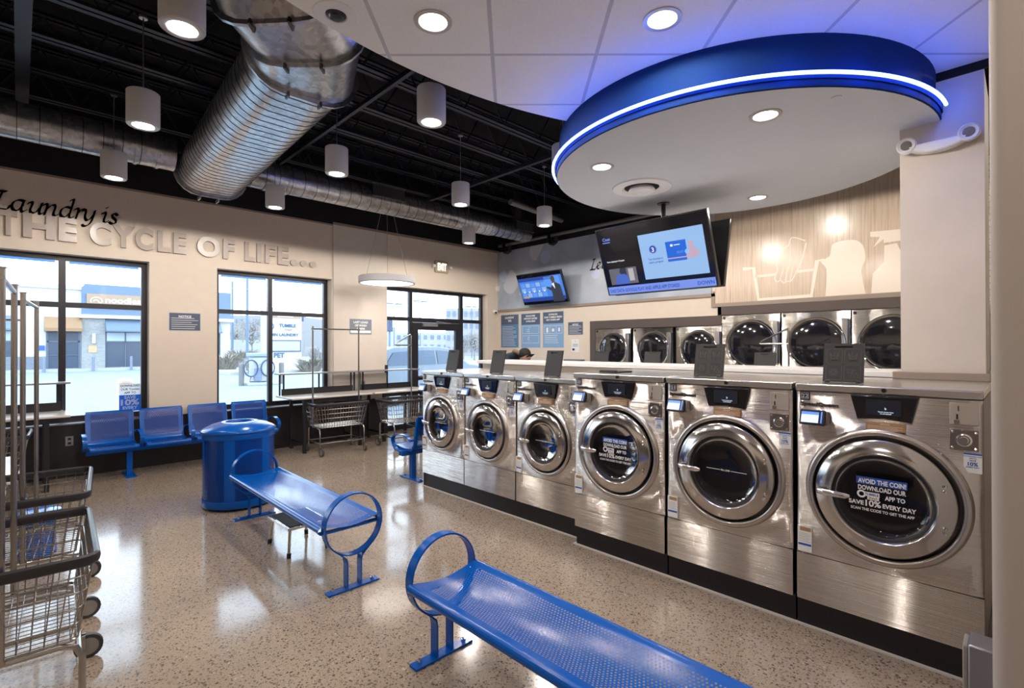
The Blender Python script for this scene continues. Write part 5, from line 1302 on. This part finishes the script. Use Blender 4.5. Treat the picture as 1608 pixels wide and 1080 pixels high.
SWB = thing('door_switch', 'small dark switch on the pier beside the glass door', 'switch', (4.83, YW - .03, 1.19)); b = MB(); b.box(-.03, .03, -.02, 0, -.07, .07); b.build('case', LIDM, SWB, bevel=.004)
# window decal
WD = thing('window_decal', 'white and blue SAVE 10% EVERY DAY decal on the left window', 'decal', (.955, FY0 + .028, .735))
b = MB(); b.poly([(0, 0, .22), (.235, 0, .22), (.235, 0, .37), (0, 0, .37)], 0); b.poly([(0, 0, 0), (.235, 0, 0), (.235, 0, .22), (0, 0, .22)], 1); b.build('backing', [DECW, DECB], WD, smooth=None)
b = MB(); b.text('DOWNLOAD', .118, .330, -.002, .040, bold=.03, fit=.205); b.text('OUR Tumble', .118, .283, -.002, .040, bold=.02, fit=.20); b.text('APP TO', .118, .236, -.002, .040, bold=.03, fit=.13)
b.text('SAVE', .118, .168, -.002, .056, 1, bold=.04); b.text('10%', .118, .085, -.002, .105, 1, bold=.04, fit=.20); b.text('EVERY', .118, .028, -.002, .056, 1, bold=.04); b.text('DAY', .118, -.0, -.002, .045, 1, bold=.04)
b.build('decal_lettering', [INK, DECW], WD, smooth=None)
GB = thing('soap_vending_box', 'low grey metal box on the wall under the white paper notice', 'dispenser', (XP, 6.26, 1.10), DW); b = MB(); b.box(0, .40, -.16, 0, 0, .245); b.build('case', mat('blue grey case', (.16, .18, .22), .4, .3), GB, bevel=.008)
b = MB(); b.box(.03, .32, -.165, -.16, .16, .20); b.build('slot_panel', ALU, GB, smooth=None)

# ------------------------------------------------------------------ person behind the counter
PS = thing('person', 'person in dark jacket and black cap bending over the far counter', 'person', (6.1, 6.25, 0), 0)
def skin_body(name, joints, edges, radii, m, parent, sub=2):
    me = bpy.data.meshes.new(name); me.from_pydata(joints, edges, []); o = bpy.data.objects.new(name, me); COL.objects.link(o); o.parent = parent
    sk = o.modifiers.new('s', 'SKIN'); sk.use_smooth_shade = True; sb = o.modifiers.new('u', 'SUBSURF'); sb.levels = sub; sb.render_levels = sub
    lay = me.skin_vertices[0].data
    for i, r in enumerate(radii): lay[i].radius = r if isinstance(r, tuple) else (r, r)
    lay[0].use_root = True
    me.materials.append(m); return o
# facing -Y (towards image right); standing, torso folded over the counter
J = [(0, .25, .92), (0, .20, 1.05), (0, .08, 1.34), (0, -.10, 1.49), (0, -.20, 1.49),
     (.10, .27, .88), (.11, .24, .50), (.11, .30, .09), (-.10, .27, .88), (-.11, .22, .50), (-.11, .28, .09),
     (.19, -.09, 1.42), (.24, -.18, 1.18), (.18, -.40, 1.06), (-.19, -.09, 1.42), (-.24, -.18, 1.18), (-.18, -.40, 1.06), (0, -.27, 1.46),
     (.11, .18, .04), (-.11, .16, .04)]
Ed = [(0, 1), (1, 2), (2, 3), (3, 4), (0, 5), (5, 6), (6, 7), (0, 8), (8, 9), (9, 10), (3, 11), (11, 12), (12, 13), (3, 14), (14, 15), (15, 16), (4, 17), (7, 18), (10, 19)]
Rr = [(.15, .12), (.15, .125), (.17, .13), (.15, .11), (.06, .06), (.09, .09), (.065, .065), (.05, .05), (.09, .09), (.065, .065), (.05, .05), (.075, .075), (.055, .055), (.042, .042), (.075, .075), (.055, .055), (.042, .042), (.055, .055), (.045, .035), (.045, .035)]
skin_body('jacket_and_trousers', J, Ed, Rr, JEANS, PS)
b = MB(); b.sphere((0, -.345, 1.43), .105, 20, sc=(.82, 1.05, 1.12)); b.sphere((0, -.455, 1.40), .018, 8); hd = b.build('head', SKIN, PS, smooth=80)
b = MB(); rings = []
b.sphere((0, -.335, 1.465), .112, 20, sc=(.86, 1.05, .98)); b.obox((0, -.46, 1.44), (.06, 0, 0), (0, .045, -.025), (0, .003, .006)); b.build('black_cap', HAIR, hd, smooth=80)
b = MB()
for s in (-1, 1): b.sphere((s * .03, -.438, 1.425), .011, 8); 
b.build('eye', BLACK, hd)
b = MB(); b.tube([(.10 * math.cos(a), -.20 + .08 * math.sin(a), 1.49 + .03 * math.cos(2 * a)) for a in [2 * PI * i / 16 for i in range(16)]], .036, 10, closed=True); b.build('fleece_collar', HOOD, PS, smooth=80)
for s in (-1, 1):
    b = MB(); x = s * .18; b.sphere((x, -.45, 1.045), .045, 12, sc=(.9, 1.1, .45))
    for i, (dx, l) in enumerate(((-.03, .055), (-.01, .068), (.01, .064), (.03, .048))): b.tube([(x + dx, -.48, 1.045), (x + dx * 1.1, -.48 - l * .6, 1.043), (x + dx * 1.15, -.48 - l, 1.03)], [.010, .009, .007], 8)
    b.tube([(x - s * .04, -.44, 1.045), (x - s * .065, -.465, 1.04), (x - s * .07, -.49, 1.035)], [.012, .010, .008], 8)
    b.build('hand', SKIN, PS, smooth=80)
CT = thing('far_counter', 'dark counter with black tray the person leans over', 'counter', (6.1, 5.5, 0)); b = MB(); b.box(-.3, .3, -.35, .42, .98, 1.02); b.box(-.28, .28, -.33, .40, 0, .98); b.build('counter_body', WAINS, CT, smooth=None)
b = MB(); b.box(-.22, .22, -.30, .12, 1.02, 1.30); b.box(-.24, .24, -.32, .14, 1.30, 1.32); b.build('black_machine', BLACK, CT, bevel=.01)

# ------------------------------------------------------------------ exterior
ZG = -.1
b = MB(); b.box(-120, 160, YW + .45, 200, ZG - .3, ZG); struct(b, 'ground_parking', m_noise('pale dry asphalt', (.185, .215, .235), (.215, .245, .265), 2, .9), smooth=None)
b = MB(); b.box(-20, 20, YW + .25, YW + 2.2, ZG - .2, -.02); struct(b, 'sidewalk', m_noise('concrete walk', (.28, .28, .27), (.33, .33, .32), 4, .9), smooth=None)
b = MB(); b.box(-60, 13, 46.2, 48, ZG, .05); b.box(9, 60, 33.2, 41, ZG, .08); struct(b, 'kerb_walk', mat('white kerb', (.36, .37, .37), .8), smooth=None)
WB = mat('white stucco', (.50, .50, .50), .8); BB = mat('blue grey parapet', (.12, .17, .26), .8); GLB = mat('shop glass', (.045, .065, .10), .25); AWN = mat('slate awning', (.11, .155, .22), .7)
SB = thing('noodle_shop_building', 'white restaurant building across the lot with a blue parapet and noodle sign', 'building', (0, 48, 0))
b = MB(); b.box(-30, 3.24, 0, 12, -.1, 6.05); b.box(-30, 3.3, -.15, 0, 5.75, 6.05); b.box(3.24, 13, 0, 12, -.1, 3.75); b.build('wall', WB, SB, smooth=None)
b = MB(); b.box(3.24, 13, -.3, 3, 3.95, 6.2); b.build('parapet', BB, SB, smooth=None)
b = MB(); b.box(3.1, 13.2, -.45, 0, 3.72, 3.97); b.build('cornice', WB, SB, smooth=None)
b = MB(); b.box(3.5, 9.4, -.42, -.3, 4.5, 5.5); sg = b.build('sign_board', mat('tan sign board', (.30, .20, .13), .6), SB, smooth=None)
b = MB(); b.text('noodles', 5.63, 4.88, -.44, .60, bold=.012, fit=2.12)
ribbon(b, [(4.05 + .33 * math.cos(R(a)), 4.98 + .27 * math.sin(R(a))) for a in range(-20, 215, 15)], .05, -.44); ribbon(b, [(4.02 + .15 * math.cos(R(a)), 4.90 + .15 * math.sin(R(a))) for a in range(0, 180, 15)], .05, -.44); ribbon(b, [(4.17, 4.90), (4.27, 4.84), (4.42, 4.95)], .05, -.44)
b.build('sign_lettering', WTXT, sg, smooth=None)
b = MB(); b.prism([(-.9, 2.72), (-.9, 2.95), (0, 3.75), (0, 2.72)], 1.25, 3.24, 0, 'x'); b.build('tan_awning', mat('tan awning', (.26, .15, .075), .7), SB, smooth=None)
for x0, x1 in ((4.58, 8.2), (-4.5, -.3), (-12, -7), (8.6, 12.2)):
    b = MB(); b.prism([(-.9, 2.74), (-.9, 2.84), (0, 3.75), (0, 2.74)], x0, x1, 0, 'x'); aw = b.build('slate_awning', AWN, SB, smooth=None)
    b = MB(); b.box(x0, x1, -.05, .0, .1, 2.74); w_ = b.build('shop_window', GLB, SB, smooth=None)
    b = MB(); n = 3 if x1 - x0 < 4.5 else 4
    for i in range(n + 1): xx = x0 + (x1 - x0) * i / n; b.box(xx - .04, xx + .04, -.1, -.02, .1, 2.74)
    b.box(x0, x1, -.1, -.02, 1.95, 2.02); b.build('window_mullion', mat('slate frame', (.07, .095, .14), .5), w_, smooth=None)
    b = MB(); b.box(x0 + .1, x1 - .1, -.06, -.051, 2.05, 2.7); b.build('upper_light', mat('light shop pane', (.34, .42, .48), .3), w_, smooth=None)
b = MB(); b.box(1.45, 3.1, -.06, 0, .1, 2.72); dd = b.build('shop_door', GLB, SB, smooth=None)
b = MB()
for xx in (1.42, 2.28, 3.12): b.box(xx - .06, xx + .06, -.1, -.02, .1, 2.72)
b.box(1.4, 3.15, -.1, -.02, 1.95, 2.05); b.box(1.5, 3.05, -.12, -.05, 1.0, 1.05); b.build('door_frame', mat('slate frame', (.12, .16, .22)), dd, smooth=None)
b = MB(); b.box(3.25, 4.58, -.12, 0, .05, 3.73); b.build('stone_pier', m_brick('stacked ledger stone', (.25, .26, .26), (.33, .33, .32), (.17, .18, .18), 3.0), SB, smooth=None)
b = MB(); b.box(-7, 1.3, -.08, 0, .0, .95); b.build('brick_base', m_brick('grey brick base', (.12, .14, .18), (.15, .17, .21), (.22, .24, .26), 2.2), SB, smooth=None)
b = MB(); b.cyl((3.92, -.25, 1.9), (3.92, -.25, 2.6), .1, 12); b.build('wall_lamp', mat('white tube lamp', (.9, .9, .9), .5), SB)
b = MB(); b.box(3.62, 4.1, -.16, -.12, 1.2, 1.7); b.build('tan_wall_sign', mat('tan sign', (.52, .32, .18), .6), SB, smooth=None)
b = MB(); b.box(.95, 1.28, -.1, -.0, 1.38, 1.72); b.build('blue_wall_sign', BLUEI, SB, smooth=None)
def bollard(x, y, lb, h=1.0, r=.08, m=None, z0=ZG, cap=False):
    t = thing('bollard', lb, 'bollard', (x, y, z0), 0, 'bollards'); b = MB(); b.cyl((0, 0, 0), (0, 0, h), r, 20); b.sphere((0, 0, h), r, 12, sc=(1, 1, .35)); b.build('post', m or mat('grey bollard', (.16, .19, .25), .6), t)
    if cap:
        for z in (h * .82, h * .95): b = MB(); b.cyl((0, 0, z), (0, 0, z + .015), r + .002, 20); b.build('band', mat('orange band', (.7, .3, .1), .5), t)
bollard(-.95, 46.0, 'grey bollard at the far left of the restaurant front'); bollard(1.2, 46.0, 'grey bollard before the brick base by the restaurant door'); bollard(3.75, 46.0, 'grey bollard before the stacked stone pier'); bollard(5.9, 46.0, 'grey bollard before the restaurant window')
bollard(1.36, 11.3, 'white bollard with orange bands outside the left window', 1.10, .12, mat('white bollard sleeve', (.55, .55, .54), .5), cap=True)
bollard(6.05, 11.2, 'white bollard outside beside the glass door', 1.05, .11, mat('white bollard sleeve', (.85, .85, .84)), cap=True)
# air machine
AM = thing('tyre_air_machine', 'white air pump kiosk with coiled hoses outside the middle window', 'air pump', (7.75, 24.2, ZG))
b = MB(); b.box(-.35, .35, -.3, .3, .1, 1.25); b.build('kiosk', mat('white kiosk', (.36, .37, .37), .5), AM, bevel=.03)
b = MB(); b.box(-.45, .45, -.38, .38, 1.25, 1.42); b.build('canopy', mat('pale blue canopy', (.20, .27, .32), .5), AM, bevel=.04)
b = MB(); b.box(-.62, .62, -.6, .6, 0, .12); b.build('plinth', mat('white kerb', (.72, .72, .70)), AM, bevel=.02)
for s, cx_ in ((1, .25), (-1, -.45)):
    b = MB(); b.tube([(cx_ + .28 * math.cos(R(a)), -.36, .75 + .36 * math.sin(R(a))) for a in range(0, 360, 20)], .028, 8, closed=True); b.tube([(cx_, -.36, .4), (cx_ + .1 * s, -.5, .17), (cx_ - .5 * s, -.55, .15)], .025, 6); b.build('hose', mat('blue hose', (.03, .06, .13), .5), AM)
b = MB(); b.box(-.3, .0, -.34, -.30, .2, .75); b.build('front_plate', mat('slate plate', (.15, .20, .28), .5), AM, smooth=None)
bollard(6.95, 24.0, 'grey bollard left of the air pump kiosk', .95, .11, mat('grey tan post', (.15, .145, .145), .6)); bollard(8.65, 24.0, 'grey bollard right of the air pump kiosk', .95, .11, mat('grey tan post', (.32, .31, .31)))
# pylon sign
PY = thing('pylon_sign', 'tall white roadside sign listing the noodle shop and the coin laundry', 'sign', (11.45, 35, ZG))
b = MB(); b.box(0, 2.5, 0, .5, 0, 4.3, 0); b.build('panel', mat('white sign face', (.42, .43, .43), .6), PY, smooth=None)
b = MB(); b.box(.25, 2.45, -.02, 0, 3.62, 4.02); b.build('noodle_panel', mat('tan sign board', (.52, .36, .24)), PY, smooth=None)
b = MB(); b.text('noodles', 1.4, 3.70, -.04, .32, 0, bold=.03); b.build('noodle_lettering', WTXT, PY, smooth=None)
b = MB(); b.text('TUMBLE', 1.55, 3.02, -.03, .30, bold=.04); b.text('Fresh', 1.6, 2.78, -.03, .24, 1, shear=.3); b.text('COIN LAUNDRY', 1.25, 2.42, -.03, .25, bold=.04, fit=2.1); b.text('PET', 1.0, .98, -.03, .42, bold=.04); ribbon(b, [(.45 + .2 * math.cos(R(a)), 3.05 + .2 * math.sin(R(a))) for a in range(0, 361, 30)], .06, -.03)
b.build('sign_lettering', [mat('slate sign print', (.05, .09, .17), .6), mat('tan sign print', (.30, .22, .17), .6)], PY, smooth=None)
b = MB(); b.box(.3, 2.45, -.05, 0, 1.35, 2.15); eb = b.build('reader_board', mat('slate frame', (.12, .16, .22)), PY, smooth=None)
b = MB(); b.box(.38, 2.37, -.06, -.05, 1.43, 2.07); b.build('reader_face', mat('pale board', (.33, .36, .38), .5), eb, smooth=None)
b = MB(); b.box(-.1, 2.6, -.1, .6, 0, .8); b.build('stone_base', m_brick('stacked ledger stone', (.5, .5, .48), (.6, .6, .56), (.38, .38, .37), 3.0), PY, smooth=None)
def pole(x, y, h, lb, arm=0., name='street_lamp', r=.07, heads=1):
    t = thing(name, lb, 'street lamp', (x, y, ZG), 0, 'street lamps'); b = MB(); b.cyl((0, 0, 0), (0, 0, h), r, 8, r1=r * .7); b.build('post', mat('grey blue pole', (.10, .15, .22), .5), t)
    if arm: b = MB(); b.tube([(0, 0, h * .6), (arm, 0, h * .6)], .09, 6); b.build('mast_arm', mat('grey blue pole', (.2, .3, .4)), t)
    if heads:
        b = MB()
        for s in ((-1, 1) if heads > 1 else (1,)): b.obox((s * .6, 0, h), (.35, 0, 0), (0, .2, 0), (0, 0, .08)); b.cyl((0, 0, h), (s * .6, 0, h), .04, 5)
        b.build('lamp_head', mat('grey blue pole', (.2, .3, .4)), t, smooth=None)
    return t
def dirpt(px, D):
    import math as _m
    lat = (px - 804) / 789.65 * D; return (.7000 * D + .7141 * lat, .7141 * D - .7000 * lat)
x, y = dirpt(365, 60); tp_ = pole(x, y, 9.5, 'traffic signal mast with a long arm outside the middle window', 9.0, 'traffic_signal_pole', .16, 0); tp_['category'] = 'traffic signal'; tp_['group'] = 'traffic signals'
b = MB(); b.box(8.0, 8.4, -.2, .2, 5.0, 6.1); b.build('signal_head', mat('navy signal', (.03, .05, .11), .5), tp_, smooth=None)
x, y = dirpt(388.5, 32); pole(x, y, 12, 'slim grey lamp post behind the air pump kiosk', 0, r=.09, heads=0)
x, y = dirpt(619, 60); pole(x, y, 6.8, 'lamp post seen through the left door sidelight', 0, heads=2)
x, y = dirpt(660, 66); pole(x, y, 7.6, 'lamp post seen through the pane above the door', 0, heads=2)
x, y = dirpt(741, 70); pole(x, y, 7.2, 'lamp post seen through the right door sidelight', 0, heads=2)
x, y = dirpt(612, 44); ts = pole(x, y, 4.2, 'navy traffic signal beside the entrance view', 0, 'traffic_signal', .1, 0); ts['category'] = 'traffic signal'; ts['group'] = 'traffic signals'
b = MB(); b.box(-.2, .2, -.2, .2, 3.0, 4.2); b.build('signal_head', mat('navy signal', (.06, .1, .2)), ts, smooth=None)
def block(px0, px1, D, h, lb, m, z0=ZG, wr=5, wc=8, dep=14):
    xa, ya = dirpt(px0, D); xb, yb = dirpt(px1, D); L_ = math.hypot(xb - xa, yb - ya)
    t = thing('distant_building', lb, 'building', (xa, ya, z0), math.atan2(yb - ya, xb - xa), 'buildings beyond the road')
    b = MB(); b.box(0, L_, 0, dep, 0, h); b.build('wall', m, t, smooth=None)
    b = MB()
    for i in range(wc):
        for j in range(wr): b.box(L_ * (i + .25) / wc, L_ * (i + .75) / wc, -.1, 0, h * (j + .3) / wr, h * (j + .75) / wr)
    b.build('window_rows', mat('pale far window', (.13, .17, .22), .4), t, smooth=None)
    return t
block(357, 460, 85, 7.0, 'pale apartment block behind the traffic mast', mat('pale far brick', (.24, .235, .235), .9), wr=3, wc=12)
block(335, 360, 62, 2.6, 'low pale shop at the left edge of the middle window', mat('pale far wall', (.32, .32, .32), .9), wr=1, wc=3)
block(470, 600, 115, 6.5, 'pale low building behind the roadside sign', mat('pale far wall', (.6, .6, .6)), wr=2, wc=14)
block(700, 790, 90, 8.5, 'pale apartment building seen through the right sidelight', mat('pale far stucco', (.30, .295, .29), .9), wr=4, wc=10)
block(600, 705, 160, 6.0, 'distant pale building seen through the door', mat('pale far wall', (.6, .6, .6)), wr=2, wc=10)
LEAF = m_noise('dry ornamental grass', (.20, .175, .14), (.30, .27, .225), 12, .9); LEAFG = m_noise('pale winter twigs', (.24, .225, .21), (.32, .31, .29), 10, .9)
def bush(x, y, r, h, lb, m, n=260, name='ornamental_grass', cat='shrub'):
    rr = random.Random(int(x * 100 + y)); b = MB()
    for i in range(n):
        a = rr.random() * 2 * PI; q = rr.random() ** .5 * r * .45; e = r * (.4 + rr.random() * .7); hh = h * (.5 + .5 * rr.random()); w = .03 * r + .012
        x0, y0 = q * math.cos(a), q * math.sin(a); x1, y1 = x0 + e * math.cos(a) * .9, y0 + e * math.sin(a) * .9
        b.poly([(x0 - w, y0, 0), (x0 + w, y0, 0), ((x0 + x1) / 2 + w, (y0 + y1) / 2, hh * .8), ((x0 + x1) / 2 - w, (y0 + y1) / 2, hh * .8)])
        b.poly([((x0 + x1) / 2 - w, (y0 + y1) / 2, hh * .8), ((x0 + x1) / 2 + w, (y0 + y1) / 2, hh * .8), (x1, y1, hh)])
    o = b.build(name, m, smooth=None, recalc=False, loc=(x, y, ZG)); return tag(o, lb, cat, 'dry shrubs along the lot')
for px, D, r, h, lb, m in ((356, 34, .95, 1.3, 'dry tan grass clump at the left of the middle window', LEAF), (378, 38, 1.1, 1.6, 'dry tan grass clump behind the air pump', LEAF), (403, 30, .7, 1.1, 'pale grass clump between lamp post and roadside sign', LEAFG),
                           (488, 33, 1.0, 1.0, 'dry grass clump right of the roadside sign', LEAF), (506, 42, 1.2, 1.8, 'pale bare shrub right of the roadside sign', LEAFG)):
    x, y = dirpt(px, D); bush(x, y, r, h, lb, m)
def tree(px, D, h, lb):
    x, y = dirpt(px, D); rr = random.Random(px); t = thing('bare_tree', lb, 'tree', (x, y, ZG), 0, 'pale bare trees')
    b = MB(); b.cyl((0, 0, 0), (0, 0, h * .5), .12, 7, r1=.07)
    for i in range(70):
        a = rr.random() * 2 * PI; z = h * (.3 + .4 * rr.random()); l = h * (.15 + .25 * rr.random()); b.cyl((0, 0, z), (l * math.cos(a) * .7, l * math.sin(a) * .7, z + l), .03, 3, r1=.01)
    b.build('trunk', mat('pale bark', (.20, .19, .18), .9), t, smooth=None)
    b = MB()
    for i in range(420):
        a, c = rr.random() * 2 * PI, math.acos(2 * rr.random() - 1); q = h * .33 * rr.random() ** .4; p = Vector((q * math.sin(c) * math.cos(a), q * math.sin(c) * math.sin(a), h * .68 + q * math.cos(c))); s = .1
        b.poly([p + Vector((-s, 0, -s)), p + Vector((s, 0, 0)), p + Vector((0, 0, s * 1.4))])
    b.build('twigs', LEAFG, t, smooth=None, recalc=False)
for px, D, h, lb in ((396, 60, 5.5, 'pale bare tree behind the air pump kiosk'), (372, 70, 5, 'pale bare tree before the apartment block'), (745, 60, 3.4, 'pale bare tree in the right sidelight view'), (728, 64, 3.0, 'pale bare tree beyond the parked car')): tree(px, D, h, lb)
# parked SUV
CAR = thing('parked_car', 'light blue grey SUV parked outside the glass entrance', 'car', (6.75, 12.6, ZG))
L_ = 4.75
side = [(0.0, .45), (.02, .95), (.10, 1.08), (.35, 1.12), (.75, 1.60), (1.0, 1.68), (2.5, 1.70), (2.95, 1.64), (3.65, 1.14), (4.5, 1.02), (4.7, .85), (4.75, .45), (4.6, .28), (.15, .28)]
side = [(x, z) for x, z in side]
W2 = .9
PAINT = mat('pale blue grey car paint', (.12, .165, .215), .35, .2, coat=.3)
b = MB(); rings = []
for yy, k_, dz_ in ((0, .94, 0), (.08, 1, 0), (1.72, 1, 0), (1.8, .94, 0)):
    rings.append([((x - L_ / 2) * (1 if z < 1.1 else (1 - .02 * 0)) + L_ / 2, yy + (.14 if z > 1.3 else 0) * (1 if yy < .9 else -1), z) for x, z in side])
b.loft(rings, 0); b.build('body', PAINT, CAR, bevel=.03, seg=2)
CG = mat('car window glass', (.05, .085, .14), .3)
b = MB()
for pts_ in (((.62, 1.16), (.92, 1.52), (1.42, 1.56), (1.42, 1.16)), ((1.50, 1.16), (1.50, 1.57), (2.35, 1.58), (2.35, 1.16)), ((2.43, 1.16), (2.43, 1.58), (2.85, 1.55), (3.45, 1.16))):
    b.poly([(x, -.022 + (z - 1.14) * .27, z) for x, z in pts_])
b.build('side_window', CG, CAR, smooth=None)
b = MB(); b.poly([(3.70, .2, 1.13), (3.70, 1.6, 1.13), (3.0, 1.5, 1.60), (3.0, .3, 1.60)]); b.build('windscreen', CG, CAR, smooth=None)
b = MB(); b.box(.05, 4.72, -.012, .01, .42, .52); b.build('side_cladding', mat('dark cladding', (.05, .07, .10), .6), CAR, smooth=None)
for x in (.92, 3.75):
    for y in (.02, 1.60):
        b = MB(); b.lathe([(.30, 0), (.345, .02), (.345, .17), (.30, .19)], (x, y - .02, .345), 'y', 28); b.lathe([(.0001, .01), (.24, .0), (.30, .0)], (x, y - .02, .345), 'y', 28); wh = b.build('wheel', RUBBER, CAR)
        b = MB(); b.lathe([(.0001, -.015), (.06, -.02), (.21, -.004)], (x, y - .02, .345), 'y', 10); b.build('wheel_rim', mat('alloy rim', (.55, .56, .58), .3, .8), wh)
b = MB(); b.box(3.1, 3.28, -.16, -.02, 1.10, 1.24); b.build('side_mirror', PAINT, CAR, bevel=.03)
b = MB(); b.box(4.55, 4.74, .02, .25, .78, .92); b.build('headlamp', mat('lamp plastic', (.8, .85, .9), .2), CAR, bevel=.02)

# ------------------------------------------------------------------ world, neon fill, camera
w = bpy.data.worlds.new('World'); S.world = w; w.use_nodes = True; nt = w.node_tree
bg = nt.nodes['Background']
tc = nt.nodes.new('ShaderNodeTexCoord'); sp = nt.nodes.new('ShaderNodeSeparateXYZ'); nt.links.new(tc.outputs['Generated'], sp.inputs[0])
rp = ramp(nt, sp.outputs[2], [(0.0, (.80, .91, 1.0)), (.35, (.72, .87, 1.0)), (1.0, (.55, .75, 1.0))])
nt.links.new(rp, bg.inputs[0]); bg.inputs[1].default_value = 4.3
# blue light shed by the neon tube
for a in range(0, 200, 16):
    ang = R(-95 - a)
    light('POINT', (DC[0] + 1.42 * math.cos(ang), DC[1] + 1.42 * math.sin(ang), 3.07), .45, (.02, .14, 1), .02, name='neon_glow_light')

cam = bpy.data.cameras.new('Camera'); co = bpy.data.objects.new('Camera', cam); COL.objects.link(co); S.camera = co
f_, yaw, pitch, roll = 789.65, .7952, .0044, -.0021
fw = Vector((math.cos(yaw), math.sin(yaw), 0)); rt = Vector((math.sin(yaw), -math.cos(yaw), 0)); up = Vector((0, 0, 1))
f2 = fw * math.cos(pitch) + up * math.sin(pitch); u2 = up * math.cos(pitch) - fw * math.sin(pitch)
r3 = rt * math.cos(roll) + u2 * math.sin(roll); u3 = u2 * math.cos(roll) - rt * math.sin(roll)
M = Matrix((r3, u3, -f2)).transposed().to_4x4(); M.translation = Vector((0, 0, 1.6)); co.matrix_world = M
cam.sensor_fit = 'HORIZONTAL'; cam.sensor_width = 36; cam.lens = f_ / 1608 * 36; cam.clip_start = .05; cam.clip_end = 500
S.view_settings.view_transform = 'Standard'; S.view_settings.look = 'None'; S.view_settings.gamma = 1; S.view_settings.exposure = 0.56; S.view_settings.use_curve_mapping = False
